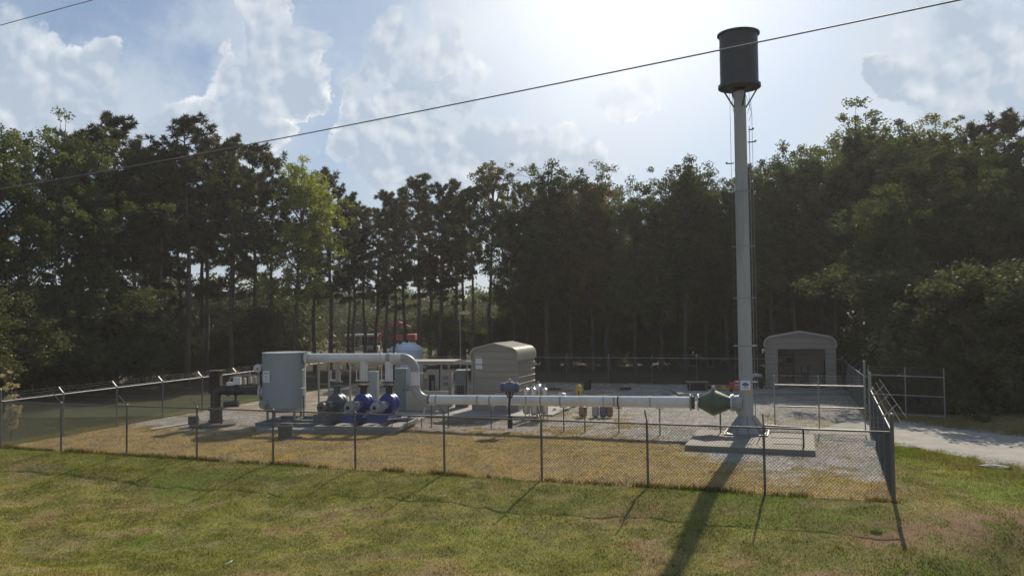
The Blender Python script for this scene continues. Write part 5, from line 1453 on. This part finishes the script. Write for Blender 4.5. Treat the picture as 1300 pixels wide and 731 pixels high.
wisp = N(nt, 'ShaderNodeMapRange'); wisp.interpolation_type = 'SMOOTHSTEP'; L(MATH('ADD', wide, MATH('MULTIPLY', MATH('SUBTRACT', nA.outputs['Fac'], .5), 2.0)), wisp.inputs[0]); wisp.inputs[1].default_value = .0; wisp.inputs[2].default_value = .8; wisp.inputs[4].default_value = .55
rim = N(nt, 'ShaderNodeMapRange'); rim.interpolation_type = 'SMOOTHSTEP'; L(tall, rim.inputs[0]); rim.inputs[1].default_value = .10; rim.inputs[2].default_value = .50; rim.inputs[3].default_value = 1.; rim.inputs[4].default_value = .0
lit = MATH('ADD', .22, MATH('MULTIPLY', MATH('SUBTRACT', v0, v1), 6.0), clamp=True)
nR = noise(5.5, 4, .5, (2.2,7.1,1.9)); patch = N(nt, 'ShaderNodeMapRange'); L(nR.outputs['Fac'], patch.inputs[0]); patch.inputs[1].default_value = .42; patch.inputs[2].default_value = .60; patch.inputs[3].default_value = .25; patch.inputs[4].default_value = 1.
lit = MATH('ADD', MATH('MULTIPLY', lit, MATH('ADD', .50, MATH('MULTIPLY', rim.outputs[0], .4))), MATH('MULTIPLY', MATH('POWER', rim.outputs[0], 2.2), MATH('MULTIPLY', patch.outputs[0], .75)), clamp=True)
# thin veil all over, denser to the right and around the sun
veil = N(nt, 'ShaderNodeMapRange'); L(nB.outputs['Fac'], veil.inputs[0]); veil.inputs[1].default_value = .38; veil.inputs[2].default_value = .64; veil.inputs[3].default_value = .18; veil.inputs[4].default_value = .65
gl = blob(*pxa(800, -50), .33, .29, src=cmb.outputs[0]); glow = N(nt, 'ShaderNodeMapRange'); glow.interpolation_type = 'SMOOTHSTEP'; L(gl, glow.inputs[0]); glow.inputs[1].default_value = 0.; glow.inputs[2].default_value = .9
gl2 = blob(*pxa(1000, 120), .8, .5, src=cmb.outputs[0]); wash = N(nt, 'ShaderNodeMapRange'); wash.interpolation_type = 'SMOOTHSTEP'; L(gl2, wash.inputs[0]); wash.inputs[1].default_value = 0.; wash.inputs[2].default_value = .8; wash.inputs[4].default_value = .28
def MIX(f, a, b):
    n = N(nt, 'ShaderNodeMix', data_type='RGBA')
    if isinstance(f, (int, float)): n.inputs[0].default_value = f
    else: L(f, n.inputs[0])
    for i, v in ((6, a), (7, b)):
        if isinstance(v, tuple): n.inputs[i].default_value = (*v, 1)
        else: L(v, n.inputs[i])
    return n.outputs[2]
CL_V = (.375,.46,.56); CL_W = (.60,.66,.70); CL_GLOW = (.90,.92,.93)
hz = N(nt, 'ShaderNodeMapRange'); L(el, hz.inputs[0]); hz.inputs[1].default_value = .02; hz.inputs[2].default_value = .16; hz.inputs[3].default_value = .85; hz.inputs[4].default_value = 0.
c0 = MIX(MATH('MAXIMUM', veil.outputs[0], hz.outputs[0]), ss.outputs[0], CL_V)
c0 = MIX(wash.outputs[0], c0, CL_W)
c0 = MIX(wisp.outputs[0], c0, (.54,.59,.64))
cin = MIX(lit, (.36,.43,.52), (.80,.81,.81))
c1 = MIX(MATH('MULTIPLY', mask.outputs[0], .88), c0, cin)
gf = MATH('MULTIPLY', glow.outputs[0], MATH('ADD', .60, MATH('MULTIPLY', nB.outputs['Fac'], .6)), clamp=True)
c2 = MIX(gf, c1, CL_GLOW)
L(c2, bg.inputs[0])
SUNC = (1.0, .90, .74)
sd = bpy.data.lights.new('sun', 'SUN'); sd.energy = 4.4; sd.angle = R(.55); sd.color = SUNC
so = bpy.data.objects.new('sun', sd); col.objects.link(so)
dv = Vector((math.sin(SUN_AZ)*math.cos(SUN_EL), math.cos(SUN_AZ)*math.cos(SUN_EL), math.sin(SUN_EL)))
so.rotation_euler = dv.to_track_quat('Z', 'Y').to_euler(); so.location = (20, 40, 30)

cd = bpy.data.cameras.new('camera'); cam = bpy.data.objects.new('camera', cd); col.objects.link(cam); scene.camera = cam
cam.location = (0, 0, 5.0); cd.sensor_width = 36; cd.lens = 1020/1300*36; cd.clip_end = 3000; cd.clip_start = .1
cam.matrix_world = Matrix.Translation((0,0,5.0)) @ Matrix.Rotation(R(90+1.9), 4, 'X') @ Matrix.Rotation(R(-.7), 4, 'Z')
vs_ = scene.view_settings; vs_.view_transform = 'Standard'; vs_.look = 'None'; vs_.exposure = 0.36; vs_.gamma = 1; vs_.use_curve_mapping = False

# ---------------------------------------------------------------- thin volume added to lift the dark trees, mostly for lens flare
HZ = MB().box((0, 0, 12.0), (1840, 1840, 32.0)); M['flare_haze'] = bpy.data.materials.new('haze air'); nh = nodes(M['flare_haze'])
ho = N(nh, 'ShaderNodeOutputMaterial'); hv = N(nh, 'ShaderNodeVolumePrincipled'); hv.inputs['Color'].default_value = (.96,.93,.90,1); hv.inputs['Density'].default_value = .00045; hv.inputs['Anisotropy'].default_value = .3
nh.links.new(hv.outputs[0], ho.inputs['Volume'])
tag(HZ.build('flare_haze', 'flare_haze'), kind='stuff')
